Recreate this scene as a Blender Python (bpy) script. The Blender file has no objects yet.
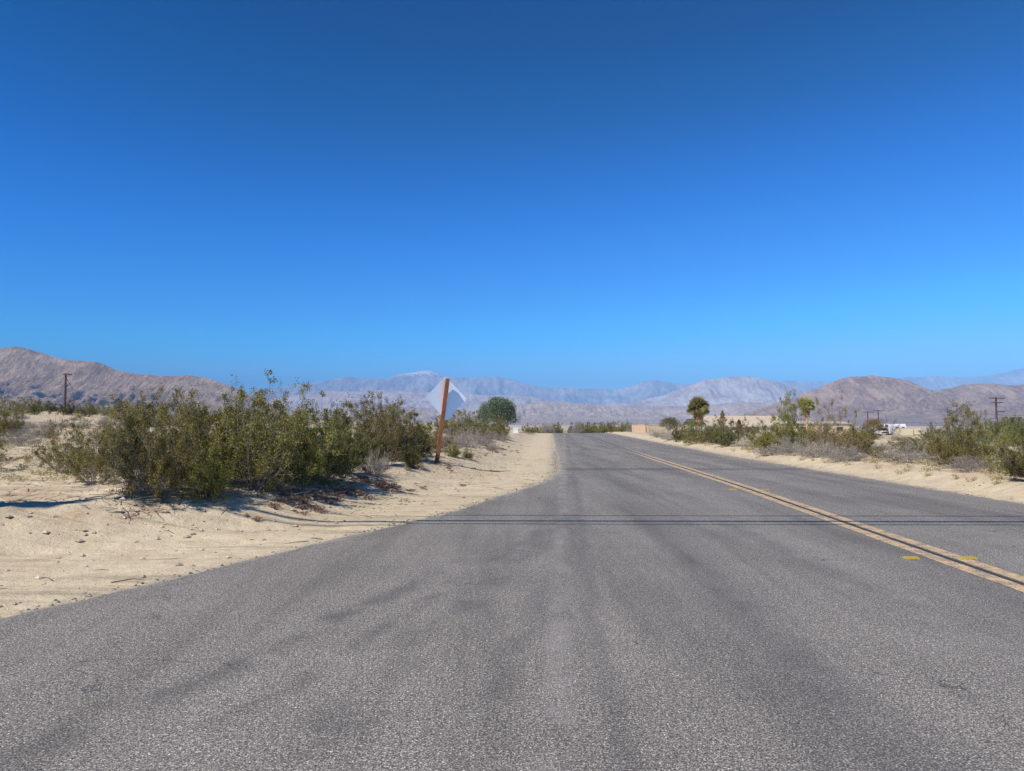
import bpy, math, random
import numpy as np

# ------------------------------------------------------------------ basics
SC = bpy.context.scene
COL = SC.collection
EYE, F, HOR = 1.6, 740.0, 424.0
PITCH = math.atan((HOR - 385.5) / F)
ct, st = math.cos(PITCH), math.sin(PITCH)


def link(o, parent=None):
    COL.objects.link(o)
    if parent is not None:
        o.parent = parent
    return o


def tag(o, label=None, cat=None, group=None, kind=None):
    if label: o['label'] = label
    if cat: o['category'] = cat
    if group: o['group'] = group
    if kind: o['kind'] = kind
    return o


def thing(name, loc, label, cat, group=None, rz=0.0):
    o = bpy.data.objects.new(name, None)
    o.empty_display_size = 0.2
    link(o)
    o.location = loc
    o.rotation_euler = (0, 0, rz)
    return tag(o, label, cat, group)


def mesh_obj(name, V, Fc, mat, parent=None, smooth=False):
    me = bpy.data.meshes.new(name)
    me.from_pydata(V if isinstance(V, list) else V.tolist(), [], Fc if isinstance(Fc, list) else Fc.tolist())
    me.update()
    if smooth:
        me.polygons.foreach_set('use_smooth', [True] * len(me.polygons))
    if mat: me.materials.append(mat)
    return link(bpy.data.objects.new(name, me), parent)


class MB:
    def __init__(self):
        self.v, self.f = [], []

    def add(self, V, Fc):
        n = len(self.v)
        self.v += [tuple(p) for p in V]
        self.f += [tuple(i + n for i in f) for f in Fc]
        return self

    def box(self, x0, x1, y0, y1, z0, z1, taper=0.0):
        t = taper
        return self.add([(x0, y0, z0), (x1, y0, z0), (x1, y1, z0), (x0, y1, z0),
                         (x0 + t, y0 + t, z1), (x1 - t, y0 + t, z1), (x1 - t, y1 - t, z1), (x0 + t, y1 - t, z1)],
                        [(3, 2, 1, 0), (4, 5, 6, 7), (0, 1, 5, 4), (1, 2, 6, 5), (2, 3, 7, 6), (3, 0, 4, 7)])

    def tube(self, pts, radii, n=5, cap=True):
        pts = [np.array(p, float) for p in pts]
        base = len(self.v)
        for i, p in enumerate(pts):
            a = pts[max(i - 1, 0)]; b = pts[min(i + 1, len(pts) - 1)]
            t = b - a; t /= (np.linalg.norm(t) + 1e-9)
            u = np.cross(t, (0, 0, 1.0) if abs(t[2]) < .9 else (1.0, 0, 0)); u /= np.linalg.norm(u)
            w = np.cross(t, u)
            for k in range(n):
                an = 2 * math.pi * k / n
                self.v.append(tuple(p + radii[i] * (math.cos(an) * u + math.sin(an) * w)))
        for i in range(len(pts) - 1):
            for k in range(n):
                a = base + i * n + k; b = base + i * n + (k + 1) % n
                self.f.append((a, b, b + n, a + n))
        if cap:
            self.f.append(tuple(base + k for k in range(n))[::-1])
            self.f.append(tuple(base + (len(pts) - 1) * n + k for k in range(n)))
        return self

    def build(self, name, mat, parent=None, smooth=False):
        return mesh_obj(name, self.v, self.f, mat, parent, smooth)


# numpy value noise
def _h(ix, iy, s):
    n = (ix.astype(np.int64) * 374761393 + iy.astype(np.int64) * 668265263 + s * 1442695041) & 0xffffffff
    n = ((n ^ (n >> 13)) * 1274126177) & 0xffffffff
    n = ((n ^ (n >> 16)) * 2246822519) & 0xffffffff
    return ((n ^ (n >> 15)) & 0xffffff) / float(0xffffff)


def vn(x, y, s=0):
    x = np.asarray(x, float); y = np.asarray(y, float)
    x, y = np.broadcast_arrays(x, y)
    ix = np.floor(x); iy = np.floor(y)
    fx = x - ix; fy = y - iy
    fx = fx * fx * fx * (fx * (fx * 6 - 15) + 10); fy = fy * fy * fy * (fy * (fy * 6 - 15) + 10)
    a = _h(ix, iy, s); b = _h(ix + 1, iy, s); c = _h(ix, iy + 1, s); d = _h(ix + 1, iy + 1, s)
    return (a + (b - a) * fx) * (1 - fy) + (c + (d - c) * fx) * fy


def fbm(x, y, s=0, o=4, g=.5):
    r = 0; a = 1; t = 0
    for i in range(o):
        r = r + a * vn(x * 2 ** i + 17.3 * i, y * 2 ** i - 9.1 * i, s + i); t += a; a *= g
    return r / t * 2 - 1          # -1..1


def ridged(x, y, s=0, o=5, g=.5):
    r = 0; a = 1; t = 0
    for i in range(o):
        n = 1 - np.abs(vn(x * 2.03 ** i + 31.7 * i, y * 2.03 ** i + 5.1 * i, s + i) * 2 - 1)
        r = r + a * n * n; t += a; a *= g
    return r / t


def sstep(a, b, x):
    t = np.clip((np.asarray(x, float) - a) / (b - a), 0, 1)
    return t * t * (3 - 2 * t)


# ------------------------------------------------------------------ terrain
def curve(ys, xs):
    ys = np.array(ys, float); xs = np.array(xs, float)
    yy = np.arange(-60, 420, .25)
    xx = np.interp(yy, ys, xs)
    k = np.ones(13) / 13
    for _ in range(2):
        xx = np.convolve(np.pad(xx, 6, mode='edge'), k, 'valid')
    return lambda y: np.interp(y, yy, xx)


def bend(y):                       # the road swings left past the crest
    return -0.0022 * np.maximum(np.asarray(y, float) - 140, 0) ** 2


_xl = curve([-60, -20, 0, 3, 6.07, 7.64, 8.84, 10.8, 12.9, 17.9, 20.6, 23.7, 28.2, 38, 126, 420],
            [-40, -15, -7.4, -5.7, -4.3, -3.62, -3.1, -2.36, -1.3, .15, .95, 1.47, 1.85, 2.35, 6.9, 22])
_xr = curve([-60, 0, 15, 39, 126, 420], [8.6, 9.9, 10.25, 10.95, 16.9, 37])
_xc = curve([-60, 0, 7.35, 11.4, 18.6, 42.3, 126, 420], [1.2, 4.7, 5.1, 5.36, 5.86, 6.95, 11.9, 29.5])
_xb = curve([-60, 0, 5, 8, 10, 12.2, 14.6, 17.9, 21.9, 31, 74, 126, 420],
            [-45, -19, -13, -9, -5.2, -3.0, -2.5, -1.9, -.95, -.05, 2.1, 4.4, 19])
XL = lambda y: _xl(y) + bend(y)
XR = lambda y: _xr(y) + bend(y)
XC = lambda y: _xc(y) + bend(y)
XB = lambda y: _xb(y) + bend(y)


def zb(y):
    y = np.asarray(y, float)
    a = np.clip(y - 118, 0, 40)
    return -.00025 * a * a - .02 * np.clip(y - 158, 0, 90) - .006 * np.clip(y - 248, 0, 900)


def H(x, y):
    x = np.asarray(x, float); y = np.asarray(y, float)
    xl, xr, xb = XL(y), XR(y), XB(y)
    z = zb(y) - .022
    sl = xb - x                                        # left of the bank's toe
    bank = sstep(-.3, 2.5, sl)
    lump = fbm(x * .55, y * .35, 5, 3)
    z = z + bank * (.50 + .08 * lump) - .15 * sstep(3.5, 9, sl)
    z = z + bank * .075 * fbm(x * 3.1, y * 3.1, 9, 4, .62) * (1 - .5 * sstep(4, 8, sl))
    t = np.maximum(-x - 9, 0)
    z = z + np.minimum(t, 150) * .047 + np.maximum(t - 150, 0) * .024
    sr = x - xr
    bankr = sstep(.25, 1.6, sr)
    z = z + bankr * (.27 + .1 * fbm(x * .5, y * .4, 15, 3)) - .15 * sstep(2.5, 8, sr)
    z = z + bankr * .05 * fbm(x * 2.1, y * 2.1, 19, 4)
    z = z - .55 * sstep(10, 45, sr) * sstep(45, 100, y)
    off = np.maximum(sstep(0, .5, xl - x), sstep(0, .3, sr))
    near = 1 - sstep(60, 200, np.hypot(x, y))
    z = z + off * near * (.014 * fbm(x * 1.1, y * 1.1, 3, 3) + .016 * fbm(x * 5, y * 5, 33, 4, .65))
    # shallow wheel ruts in the sandy pull-off
    rut = np.exp(-((y - (9.6 + .28 * (x + 6) + .2 * fbm(x * .4, 0 * x, 71, 2))) / .16) ** 2) \
        + .7 * np.exp(-((y - (11.0 + .30 * (x + 6) + .2 * fbm(x * .5, 0 * x, 72, 2))) / .14) ** 2)
    z = z - .07 * rut * sstep(.5, 1.5, xl - x) * (1 - bank)
    # no dips under the asphalt
    inside = 1 - off
    return z * off + inside * (zb(y) - .03)


def Hs(x, y):
    return float(H(np.array([x]), np.array([y]))[0])


def ray(px, py):
    a = (px - 512) / F; b = (385.5 - py) / F
    return a, ct - b * st, st + b * ct      # world direction (x, y, z)


def hit(px, py):                   # where the sight line through a photo pixel meets the terrain
    a, dy, dz = ray(px, py)
    t = np.concatenate([np.arange(3, 60, .05), np.arange(60, 400, .3)])
    x, y, z = a * t, dy * t, EYE + dz * t
    b = np.nonzero(z < H(x, y))[0]
    i = b[0] if len(b) else len(t) - 1
    return float(x[i]), float(y[i])


def at(px, d):                     # a spot d metres ahead in the direction of a photo column
    x = (px - 512) / F * d / ct
    return x, d


# ------------------------------------------------------------------ materials
def mat(name, rough=.8, spec=.3):
    m = bpy.data.materials.new(name); m.use_nodes = True
    nt = m.node_tree; b = nt.nodes['Principled BSDF']
    b.inputs['Roughness'].default_value = rough
    b.inputs['Specular IOR Level'].default_value = spec
    return m, nt, b


class N:
    def __init__(self, nt):
        self.nt = nt
        self.co = nt.nodes.new('ShaderNodeTexCoord').outputs['Object']

    def n(self, t, **k):
        x = self.nt.nodes.new(t)
        for a, b in k.items(): setattr(x, a, b)
        return x

    def l(self, a, b): self.nt.links.new(a, b)

    def noise(self, scale, detail=3, rough=.55, vec=None, dist=0.0):
        x = self.n('ShaderNodeTexNoise')
        x.inputs['Scale'].default_value = scale; x.inputs['Detail'].default_value = detail
        x.inputs['Roughness'].default_value = rough; x.inputs['Distortion'].default_value = dist
        self.l(vec or self.co, x.inputs['Vector']); return x.outputs['Fac']

    def mapping(self, scale=(1, 1, 1), rot=(0, 0, 0), loc=(0, 0, 0), vec=None):
        x = self.n('ShaderNodeMapping')
        x.inputs['Scale'].default_value = scale; x.inputs['Rotation'].default_value = rot; x.inputs['Location'].default_value = loc
        self.l(vec or self.co, x.inputs['Vector']); return x.outputs['Vector']

    def voronoi(self, scale, feature='F1', out='Distance', vec=None):
        x = self.n('ShaderNodeTexVoronoi', feature=feature)
        x.inputs['Scale'].default_value = scale
        self.l(vec or self.co, x.inputs['Vector']); return x.outputs[out]

    def ramp(self, fac, stops, interp='LINEAR'):
        x = self.n('ShaderNodeValToRGB'); x.color_ramp.interpolation = interp
        e = x.color_ramp.elements
        while len(e) < len(stops): e.new(.5)
        for i, (p, c) in enumerate(stops):
            e[i].position = p
            e[i].color = (c[0], c[1], c[2], 1) if isinstance(c, tuple) else (c, c, c, 1)
        self.l(fac, x.inputs['Fac']); return x.outputs['Color']

    def mix(self, fac, a, b, mode='MIX'):
        x = self.n('ShaderNodeMix', data_type='RGBA', blend_type=mode)
        for sock, v in ((x.inputs['Factor'], fac), (x.inputs['A'], a), (x.inputs['B'], b)):
            if isinstance(v, (int, float)): sock.default_value = v
            elif isinstance(v, tuple): sock.default_value = (*v, 1)
            else: self.l(v, sock)
        return x.outputs['Result']

    def math(self, op, a, b=None, c=None, clamp=False):
        x = self.n('ShaderNodeMath', operation=op, use_clamp=clamp)
        for i, v in enumerate((a, b, c)):
            if v is None: continue
            if isinstance(v, (int, float)): x.inputs[i].default_value = v
            else: self.l(v, x.inputs[i])
        return x.outputs[0]

    def xyz(self, vec=None):
        x = self.n('ShaderNodeSeparateXYZ'); self.l(vec or self.co, x.inputs[0]); return x.outputs

    def bump(self, h, strength, dist, b):
        x = self.n('ShaderNodeBump'); x.inputs['Strength'].default_value = strength; x.inputs['Distance'].default_value = dist
        self.l(h, x.inputs['Height']); self.l(x.outputs[0], b.inputs['Normal']); return x


def simple(name, col, rough=.7, var=.15, scale=8.0, spec=.3, metal=0.0):
    m, nt, b = mat(name, rough, spec); q = N(nt)
    f = q.noise(scale, 4)
    lo = tuple(c * (1 - var) for c in col); hi = tuple(min(c * (1 + var), 1) for c in col)
    q.l(q.ramp(f, [(.3, lo), (.7, hi)]), b.inputs['Base Color'])
    b.inputs['Metallic'].default_value = metal
    return m


def leaf_mat(name, cols, trans=.3, clump=2.2):
    m, nt, b = mat(name, .6, .25); q = N(nt)
    g = q.n('ShaderNodeNewGeometry').outputs['Random Per Island']
    nz = q.noise(clump, 2)
    f = q.math('ADD', q.math('MULTIPLY', g, .55), q.math('MULTIPLY', nz, .5), clamp=True)
    n = len(cols)
    c = q.ramp(f, [(.15 + .7 * i / (n - 1), cols[i]) for i in range(n)])
    oi = q.n('ShaderNodeObjectInfo').outputs['Random']
    hs = q.n('ShaderNodeHueSaturation')
    q.l(c, hs.inputs['Color'])
    q.l(q.math('ADD', q.math('MULTIPLY', oi, .5), .78), hs.inputs['Value'])
    q.l(q.math('ADD', q.math('MULTIPLY', oi, .035), .483), hs.inputs['Hue'])
    q.l(hs.outputs[0], b.inputs['Base Color'])
    tr = q.n('ShaderNodeBsdfTranslucent'); q.l(hs.outputs[0], tr.inputs['Color'])
    mx = q.n('ShaderNodeMixShader'); mx.inputs[0].default_value = trans
    out = nt.nodes['Material Output']
    q.l(b.outputs[0], mx.inputs[1]); q.l(tr.outputs[0], mx.inputs[2]); q.l(mx.outputs[0], out.inputs['Surface'])
    return m


M = {}
M['creo'] = leaf_mat('creosote_leaves', [(.04, .038, .012), (.12, .11, .026), (.265, .235, .05), (.42, .33, .11)])
M['creo_dark'] = leaf_mat('dark_creosote_leaves', [(.03, .034, .012), (.08, .082, .022), (.165, .155, .04), (.27, .225, .07)])
M['olive'] = leaf_mat('olive_leaves', [(.10, .11, .035), (.15, .155, .05), (.21, .2, .07), (.28, .24, .10)])
M['rust'] = leaf_mat('rusty_leaves', [(.12, .10, .03), (.2, .145, .045), (.27, .18, .07), (.32, .2, .1)])
M['gray'] = leaf_mat('burrobush_leaves', [(.16, .135, .11), (.23, .2, .165), (.3, .265, .22), (.38, .34, .28)], .15)
M['pale'] = leaf_mat('pale_brush_leaves', [(.28, .24, .17), (.36, .32, .23), (.45, .4, .3), (.5, .46, .36)], .15)
M['tree'] = leaf_mat('round_tree_leaves', [(.065, .09, .055), (.10, .135, .08), (.145, .18, .11), (.2, .23, .15)], .15, .7)
M['stem'] = simple('creosote_bark', (.27, .235, .195), .85, .35, 14)
M['stem_gray'] = simple('dry_gray_twig', (.33, .29, .25), .9, .25, 14)
M['stem_dark'] = simple('dark_twig', (.10, .075, .06), .9, .25, 14)
M['palm_leaf'] = leaf_mat('palm_leaves', [(.19, .20, .06), (.31, .31, .09), (.42, .39, .14), (.5, .44, .2)], .4)
M['palm_dead'] = leaf_mat('dead_palm_fronds', [(.38, .22, .09), (.5, .31, .14), (.58, .38, .19), (.62, .44, .25)], .2)


def sand_material():
    m, nt, b = mat('desert_sand', .95, .15); q = N(nt)
    big = q.noise(.35, 4, .6); mid = q.noise(2.2, 5, .65); fine = q.noise(28, 4, .7); grit = q.noise(160, 2, .6)
    c = q.ramp(big, [(.3, (.54, .45, .30)), (.5, (.58, .495, .34)), (.7, (.62, .54, .38))])
    c = q.mix(q.ramp(mid, [(.35, 0.0), (.75, 1.0)]), c, (.43, .345, .235))
    c = q.mix(.5, c, q.ramp(fine, [(.25, .62), (.5, 1.0), (.8, 1.12)]), 'MULTIPLY')
    c = q.mix(.45, c, q.ramp(grit, [(.3, .6), (.55, 1.0), (.8, 1.2)]), 'MULTIPLY')
    # faint wheel tracks swept across the pull-off
    tr = q.noise(1.0, 5, .6, q.mapping((.22, 3.2, 1), rot=(0, 0, math.radians(-16))), .3)
    trk = q.ramp(q.math('DIVIDE', q.xyz()[1], 30), [(.45, 1.0), (.75, 0.0)])
    c = q.mix(q.math('MULTIPLY', trk, .8), c, q.ramp(tr, [(.36, .66), (.46, 1.0), (.6, 1.08)]), 'MULTIPLY')
    # small dark stones and litter
    v = q.voronoi(9); sel = q.noise(5, 2)
    st_ = q.math('MULTIPLY', q.math('LESS_THAN', v, .13), q.math('GREATER_THAN', sel, .57))
    c = q.mix(q.math('MULTIPLY', st_, .6), c, (.2, .15, .1))
    # scrubby, stonier soil away from the road
    x, y, z = q.xyz()
    wild = q.math('SMOOTHSTEP', 0, 1, 0) if False else q.ramp(q.math('DIVIDE', q.math('ABSOLUTE', q.math('SUBTRACT', x, 4)), 60), [(.15, 0.0), (.9, 1.0)])
    dirt = q.ramp(q.noise(1.1, 5, .75), [(.42, 0.0), (.6, 1.0)])
    c = q.mix(q.math('MULTIPLY', q.math('MULTIPLY', wild, dirt), .55), c, (.27, .225, .16))
    # reddish litter along the foot of the roadside bushes
    red = q.ramp(q.noise(1.3, 4, .7, q.mapping((1, .8, 1), loc=(3, 1, 0))), [(.52, 0.0), (.64, 1.0)])
    zz = q.ramp(z, [(.12, 0.0), (.3, 1.0)])
    c = q.mix(q.math('MULTIPLY', q.math('MULTIPLY', red, zz), .5), c, (.40, .25, .15))
    # grey grit and crumbs of asphalt mixed into the sand beside the road
    ed = q.n('ShaderNodeAttribute', attribute_name='edge_distance').outputs['Fac']
    gg = q.math('ADD', q.math('MULTIPLY', q.noise(1.6, 4, .7), .8), q.math('MULTIPLY', q.noise(45, 3, .8), .8))
    far = q.ramp(q.math('DIVIDE', y, 60), [(.2, .3), (.5, 1.0)])
    du = q.math('SUBTRACT', gg, q.math('MULTIPLY', ed, q.math('DIVIDE', .28, far)))
    c = q.mix(q.ramp(du, [(.62, 0.0), (.82, .6)]), c, (.24, .22, .2))
    q.l(c, b.inputs['Base Color'])
    h = q.math('ADD', q.math('MULTIPLY', q.noise(7, 5, .7), 1.0), q.math('ADD', q.math('MULTIPLY', q.noise(55, 3, .6), .35), q.math('MULTIPLY', q.math('MULTIPLY', tr, trk), 1.6)))
    q.bump(h, .8, .045, b)
    return m


def asphalt_material():
    m, nt, b = mat('old_asphalt', .82, .3); q = N(nt)
    x, y, z = q.xyz()
    # aggregate at several sizes
    a1 = q.noise(105, 2, .7); a2 = q.noise(46, 3, .8); a3 = q.noise(13, 4, .75)
    vor = q.voronoi(150, out='Color')
    vs = q.n('ShaderNodeSeparateColor'); q.l(vor, vs.inputs[0])
    s1 = q.ramp(a1, [(.33, .05), (.45, .125), (.55, .23), (.66, .50)])
    s2 = q.ramp(a2, [(.33, .42), (.5, .96), (.67, 1.8)])
    s3 = q.ramp(a3, [(.3, .80), (.5, 1.0), (.7, 1.2)])
    vv = q.ramp(vs.outputs[0], [(0, .55), (.55, .95), (.85, 1.3), (1, 1.9)])
    c = q.mix(1, s1, s2, 'MULTIPLY'); c = q.mix(1, c, s3, 'MULTIPLY'); c = q.mix(.8, c, vv, 'MULTIPLY')
    c = q.mix(1, c, (.97, .905, .80), 'MULTIPLY')
    # worn bands along the road
    rot = q.mapping((1.3, .1, 1), rot=(0, 0, math.radians(4)))
    band = q.noise(1.1, 5, .65, rot, .4)
    c = q.mix(.85, c, q.ramp(band, [(.3, .66), (.5, 1.0), (.72, 1.24)]), 'MULTIPLY')
    patch = q.noise(.55, 5, .65)
    c = q.mix(.5, c, q.ramp(patch, [(.3, .78), (.7, 1.2)]), 'MULTIPLY')

    def line(ax, slope, w, gain, wob=.12):      # soft streak x = ax + slope*y
        d = q.math('SUBTRACT', x, q.math('ADD', q.math('MULTIPLY', y, slope), ax))
        d = q.math('ADD', d, q.math('MULTIPLY', q.math('SUBTRACT', q.noise(.9, 3), .5), wob * 4))
        f = q.math('DIVIDE', q.math('ABSOLUTE', d), w)
        return q.math('MULTIPLY', q.ramp(f, [(0, 1.0), (.4, .75), (1, 0.0)]), gain)
    near = q.ramp(q.math('DIVIDE', y, 30), [(.25, 1.0), (.5, 0.0)])
    brk = q.ramp(q.noise(1.4, 4, .6), [(.42, 0.0), (.6, 1.0)])
    for ax, sl, w, g in ((-1.95, .23, .26, .42), (-.9, .17, .16, .32), (-3.3, .30, .2, .3), (-3.9, .4, .2, .35), (-2.6, .27, .12, .4), (1.9, .02, .2, .3)):
        f = q.math('MULTIPLY', q.math('MULTIPLY', line(ax, sl, w, g), near), brk)
        c = q.mix(f, c, (.055, .053, .056))
    for ax, sl, w, g in ((-.05, .071, .14, .3), (3.0, .055, .5, .13), (6.6, .05, .5, .10)):
        c = q.mix(q.math('MULTIPLY', line(ax, sl, w, g, .05), brk), c, (.38, .36, .34))
    for ax, sl, w, g in ((1.6, .06, .55, .22), (4.1, .055, .35, .2), (7.9, .05, .45, .18), (.25, .071, .1, .25)):
        c = q.mix(line(ax, sl, w, g), c, (.07, .068, .072))
    # a transverse tar seam and a few thin cracks
    tb = q.math('ABSOLUTE', q.math('SUBTRACT', q.math('ADD', y, q.math('MULTIPLY', q.noise(.8, 3), 1.2)), 27.0))
    c = q.mix(q.math('MULTIPLY', q.ramp(tb, [(0, 1.0), (.55, .6), (1, 0.0)]), .5), c, (.05, .05, .053))
    ck = q.voronoi(.42, 'DISTANCE_TO_EDGE', vec=None)
    wv = q.n('ShaderNodeVectorMath', operation='ADD')
    nv = q.n('ShaderNodeTexNoise'); nv.inputs['Scale'].default_value = 2.5; nv.inputs['Detail'].default_value = 4; q.l(q.co, nv.inputs['Vector'])
    q.l(q.co, wv.inputs[0]); q.l(nv.outputs['Color'], wv.inputs[1])
    ck = q.voronoi(.3, 'DISTANCE_TO_EDGE', vec=wv.outputs[0])
    cm = q.math('MULTIPLY', q.math('LESS_THAN', ck, .0022), q.math('GREATER_THAN', q.noise(.5, 2), .57))
    c = q.mix(q.math('MULTIPLY', cm, .6), c, (.03, .03, .03))
    # blown sand and loose grit dusting the asphalt's edge
    ed = q.n('ShaderNodeAttribute', attribute_name='edge_distance').outputs['Fac']
    gg = q.math('ADD', q.math('MULTIPLY', q.noise(2.2, 4, .7), .8), q.math('MULTIPLY', q.noise(40, 3, .8), .7))
    far = q.ramp(q.math('DIVIDE', y, 60), [(.25, .25), (.6, 1.0)])
    du = q.math('ADD', q.math('MULTIPLY', ed, q.math('DIVIDE', .3, far)), gg)
    c = q.mix(q.ramp(du, [(.62, 0.0), (.85, .85)]), c, (.36, .315, .25))
    q.l(c, b.inputs['Base Color'])
    q.bump(q.math('ADD', a1, q.math('MULTIPLY', a2, .6)), .55, .012, b)
    return m


def paint_material():
    m, nt, b = mat('worn_yellow_paint', .7, .35); q = N(nt)
    w = q.noise(45, 4, .75); w2 = q.noise(5, 4, .6)
    f = q.math('ADD', q.math('MULTIPLY', w, .65), q.math('MULTIPLY', w2, .35))
    paint = q.ramp(q.noise(14, 3), [(.3, (.54, .37, .17)), (.7, (.64, .46, .25))])
    yy = q.xyz()[1]
    far = q.ramp(q.math('DIVIDE', yy, 70), [(.5, 0.0), (1.0, .22)])
    f = q.math('SUBTRACT', f, far)
    c = q.mix(q.ramp(f, [(.44, 1.0), (.53, .1)]), paint, (.17, .155, .14))
    q.l(c, b.inputs['Base Color']); q.bump(w, .4, .006, b)
    return m


M['sand'] = sand_material()
M['asphalt'] = asphalt_material()
M['paint'] = paint_material()
M['tar'] = simple('dark_tar', (.045, .042, .042), .7, .4, 40)

# ------------------------------------------------------------------ ground sheet
def axis(lo, hi, flo, fhi, step, grow=1.045):
    a = list(np.arange(flo, fhi, step)); s = step
    x = a[-1]
    while x < hi: s = min(s * grow, 400); x += s; a.append(x)
    x = a[0]; s = step; b = []
    while x > lo: s = min(s * grow, 400); x -= s; b.append(x)
    return np.array(b[::-1] + a)


gx = axis(-14000, 14000, -11, 16, .11, 1.05)
gy = axis(-60, 24000, 5.5, 36, .11, 1.04)
X, Y = np.meshgrid(gx, gy)
Z = H(X, Y)
nx, ny = len(gx), len(gy)
idx = np.arange(nx * ny).reshape(ny, nx)
quads = np.stack([idx[:-1, :-1], idx[:-1, 1:], idx[1:, 1:], idx[1:, :-1]], -1).reshape(-1, 4)
g = mesh_obj('ground', np.stack([X, Y, Z], -1).reshape(-1, 3), quads, M['sand'], smooth=True)
tag(g, kind='structure')


def edge_attr(o, X_, Y_):          # metres past the asphalt's edge (positive outside)
    d_ = np.maximum(XL(Y_) - X_, X_ - XR(Y_))
    at_ = o.data.attributes.new('edge_distance', 'FLOAT', 'POINT')
    at_.data.foreach_set('value', np.clip(d_, -20, 20).astype(np.float32).ravel())


edge_attr(g, X, Y)


def strip(name, yv, left, right, lift, m, nacross=2, thick=0.0):
    V = []; Fc = []
    for i, y in enumerate(yv):
        l, r = left[i], right[i]
        for k in range(nacross):
            V.append((l + (r - l) * k / (nacross - 1), y, float(zb(y)) + lift))
    n = nacross
    for i in range(len(yv) - 1):
        for k in range(n - 1):
            a = i * n + k
            Fc.append((a, a + 1, a + n + 1, a + n))
    if thick:
        o = len(V)
        for i, y in enumerate(yv):
            V.append((left[i] - .03, y, float(zb(y)) + lift - thick)); V.append((right[i] + .03, y, float(zb(y)) + lift - thick))
        for i in range(len(yv) - 1):
            Fc.append((i * n, i * n + n, o + 2 * i + 2, o + 2 * i))
            Fc.append((i * n + n - 1, o + 2 * i + 1, o + 2 * i + 3, i * n + 2 * n - 1))
    return mesh_obj(name, V, Fc, m)


yr = np.concatenate([np.arange(-40, 3, 1.0), np.arange(3, 45, .06), np.arange(45, 130, .5), np.arange(130, 330, 1.5)])
rag = .11 * fbm(yr * 1.6, yr * 0, 41, 6, .75) + .12 * fbm(yr * .25, yr * 0, 45, 2)
ragr = .09 * fbm(yr * 1.3, yr * 0, 43, 5, .7) + .06 * fbm(yr * .3, yr * 0, 46, 2)
road = tag(strip('road', yr, XL(yr) + rag, XR(yr) + ragr, 0.0, M['asphalt'], 30, .05), kind='structure')
rc = np.array([v.co[:] for v in road.data.vertices]); edge_attr(road, rc[:, 0], rc[:, 1])

ym = np.concatenate([np.arange(-20, 60, .1), np.arange(60, 330, 1.0)])
cx = XC(ym)
e = lambda s: .012 * fbm(ym * 6, ym * 0, s, 3)
strip('road_marking', ym, cx - .235 + e(51), cx - .052 + e(52), .004, M['paint'])['kind'] = 'structure'
strip('road_marking', ym, cx + .052 + e(53), cx + .235 + e(54), .004, M['paint'])['kind'] = 'structure'
strip('road_marking', ym, cx - .03 + e(55), cx + .03 + e(56), .003, M['tar'])['kind'] = 'structure'

# ------------------------------------------------------------------ mountains
def rock_material(name, cols, scale, snow=None, zt=None, bumpd=30, bstr=.8):
    m, nt, b = mat(name, .95, .1); q = N(nt)
    f = q.noise(scale, 6, .62); f2 = q.noise(scale * 7, 7, .74, q.mapping((1, .35, .5)))
    n = len(cols)
    c = q.ramp(q.math('ADD', q.math('MULTIPLY', f, .5), q.math('MULTIPLY', f2, .5)), [(.41 + .18 * i / (n - 1), cols[i]) for i in range(n)])
    x, y, z = q.xyz()
    # pale wash fans near the toe
    if zt:
        t = q.ramp(q.math('DIVIDE', q.math('ADD', z, q.math('MULTIPLY', q.math('SUBTRACT', f, .5), zt)), zt), [(.2, 1.0), (.8, 0.0)])
        c = q.mix(q.math('MULTIPLY', t, .6), c, (.42, .335, .27))
    if snow:
        s = q.math('ADD', q.math('DIVIDE', q.math('SUBTRACT', z, snow[0]), snow[1]), q.math('MULTIPLY', q.math('SUBTRACT', q.noise(scale * 9, 5, .8), .5), 5.5))
        xm = q.ramp(q.math('DIVIDE', q.math('ABSOLUTE', q.math('ADD', x, 3000)), 2600), [(.5, 1.0), (1, 0.0)])
        c = q.mix(q.math('MULTIPLY', q.ramp(s, [(.3, 0.0), (.9, .9)]), xm), c, (.8, .8, .82))
    q.l(c, b.inputs['Base Color'])
    q.bump(q.math('ADD', q.noise(scale * 8, 8, .78, q.mapping((1, .35, .6))), q.math('MULTIPLY', f2, .6)), bstr, bumpd, b)
    return m


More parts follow.
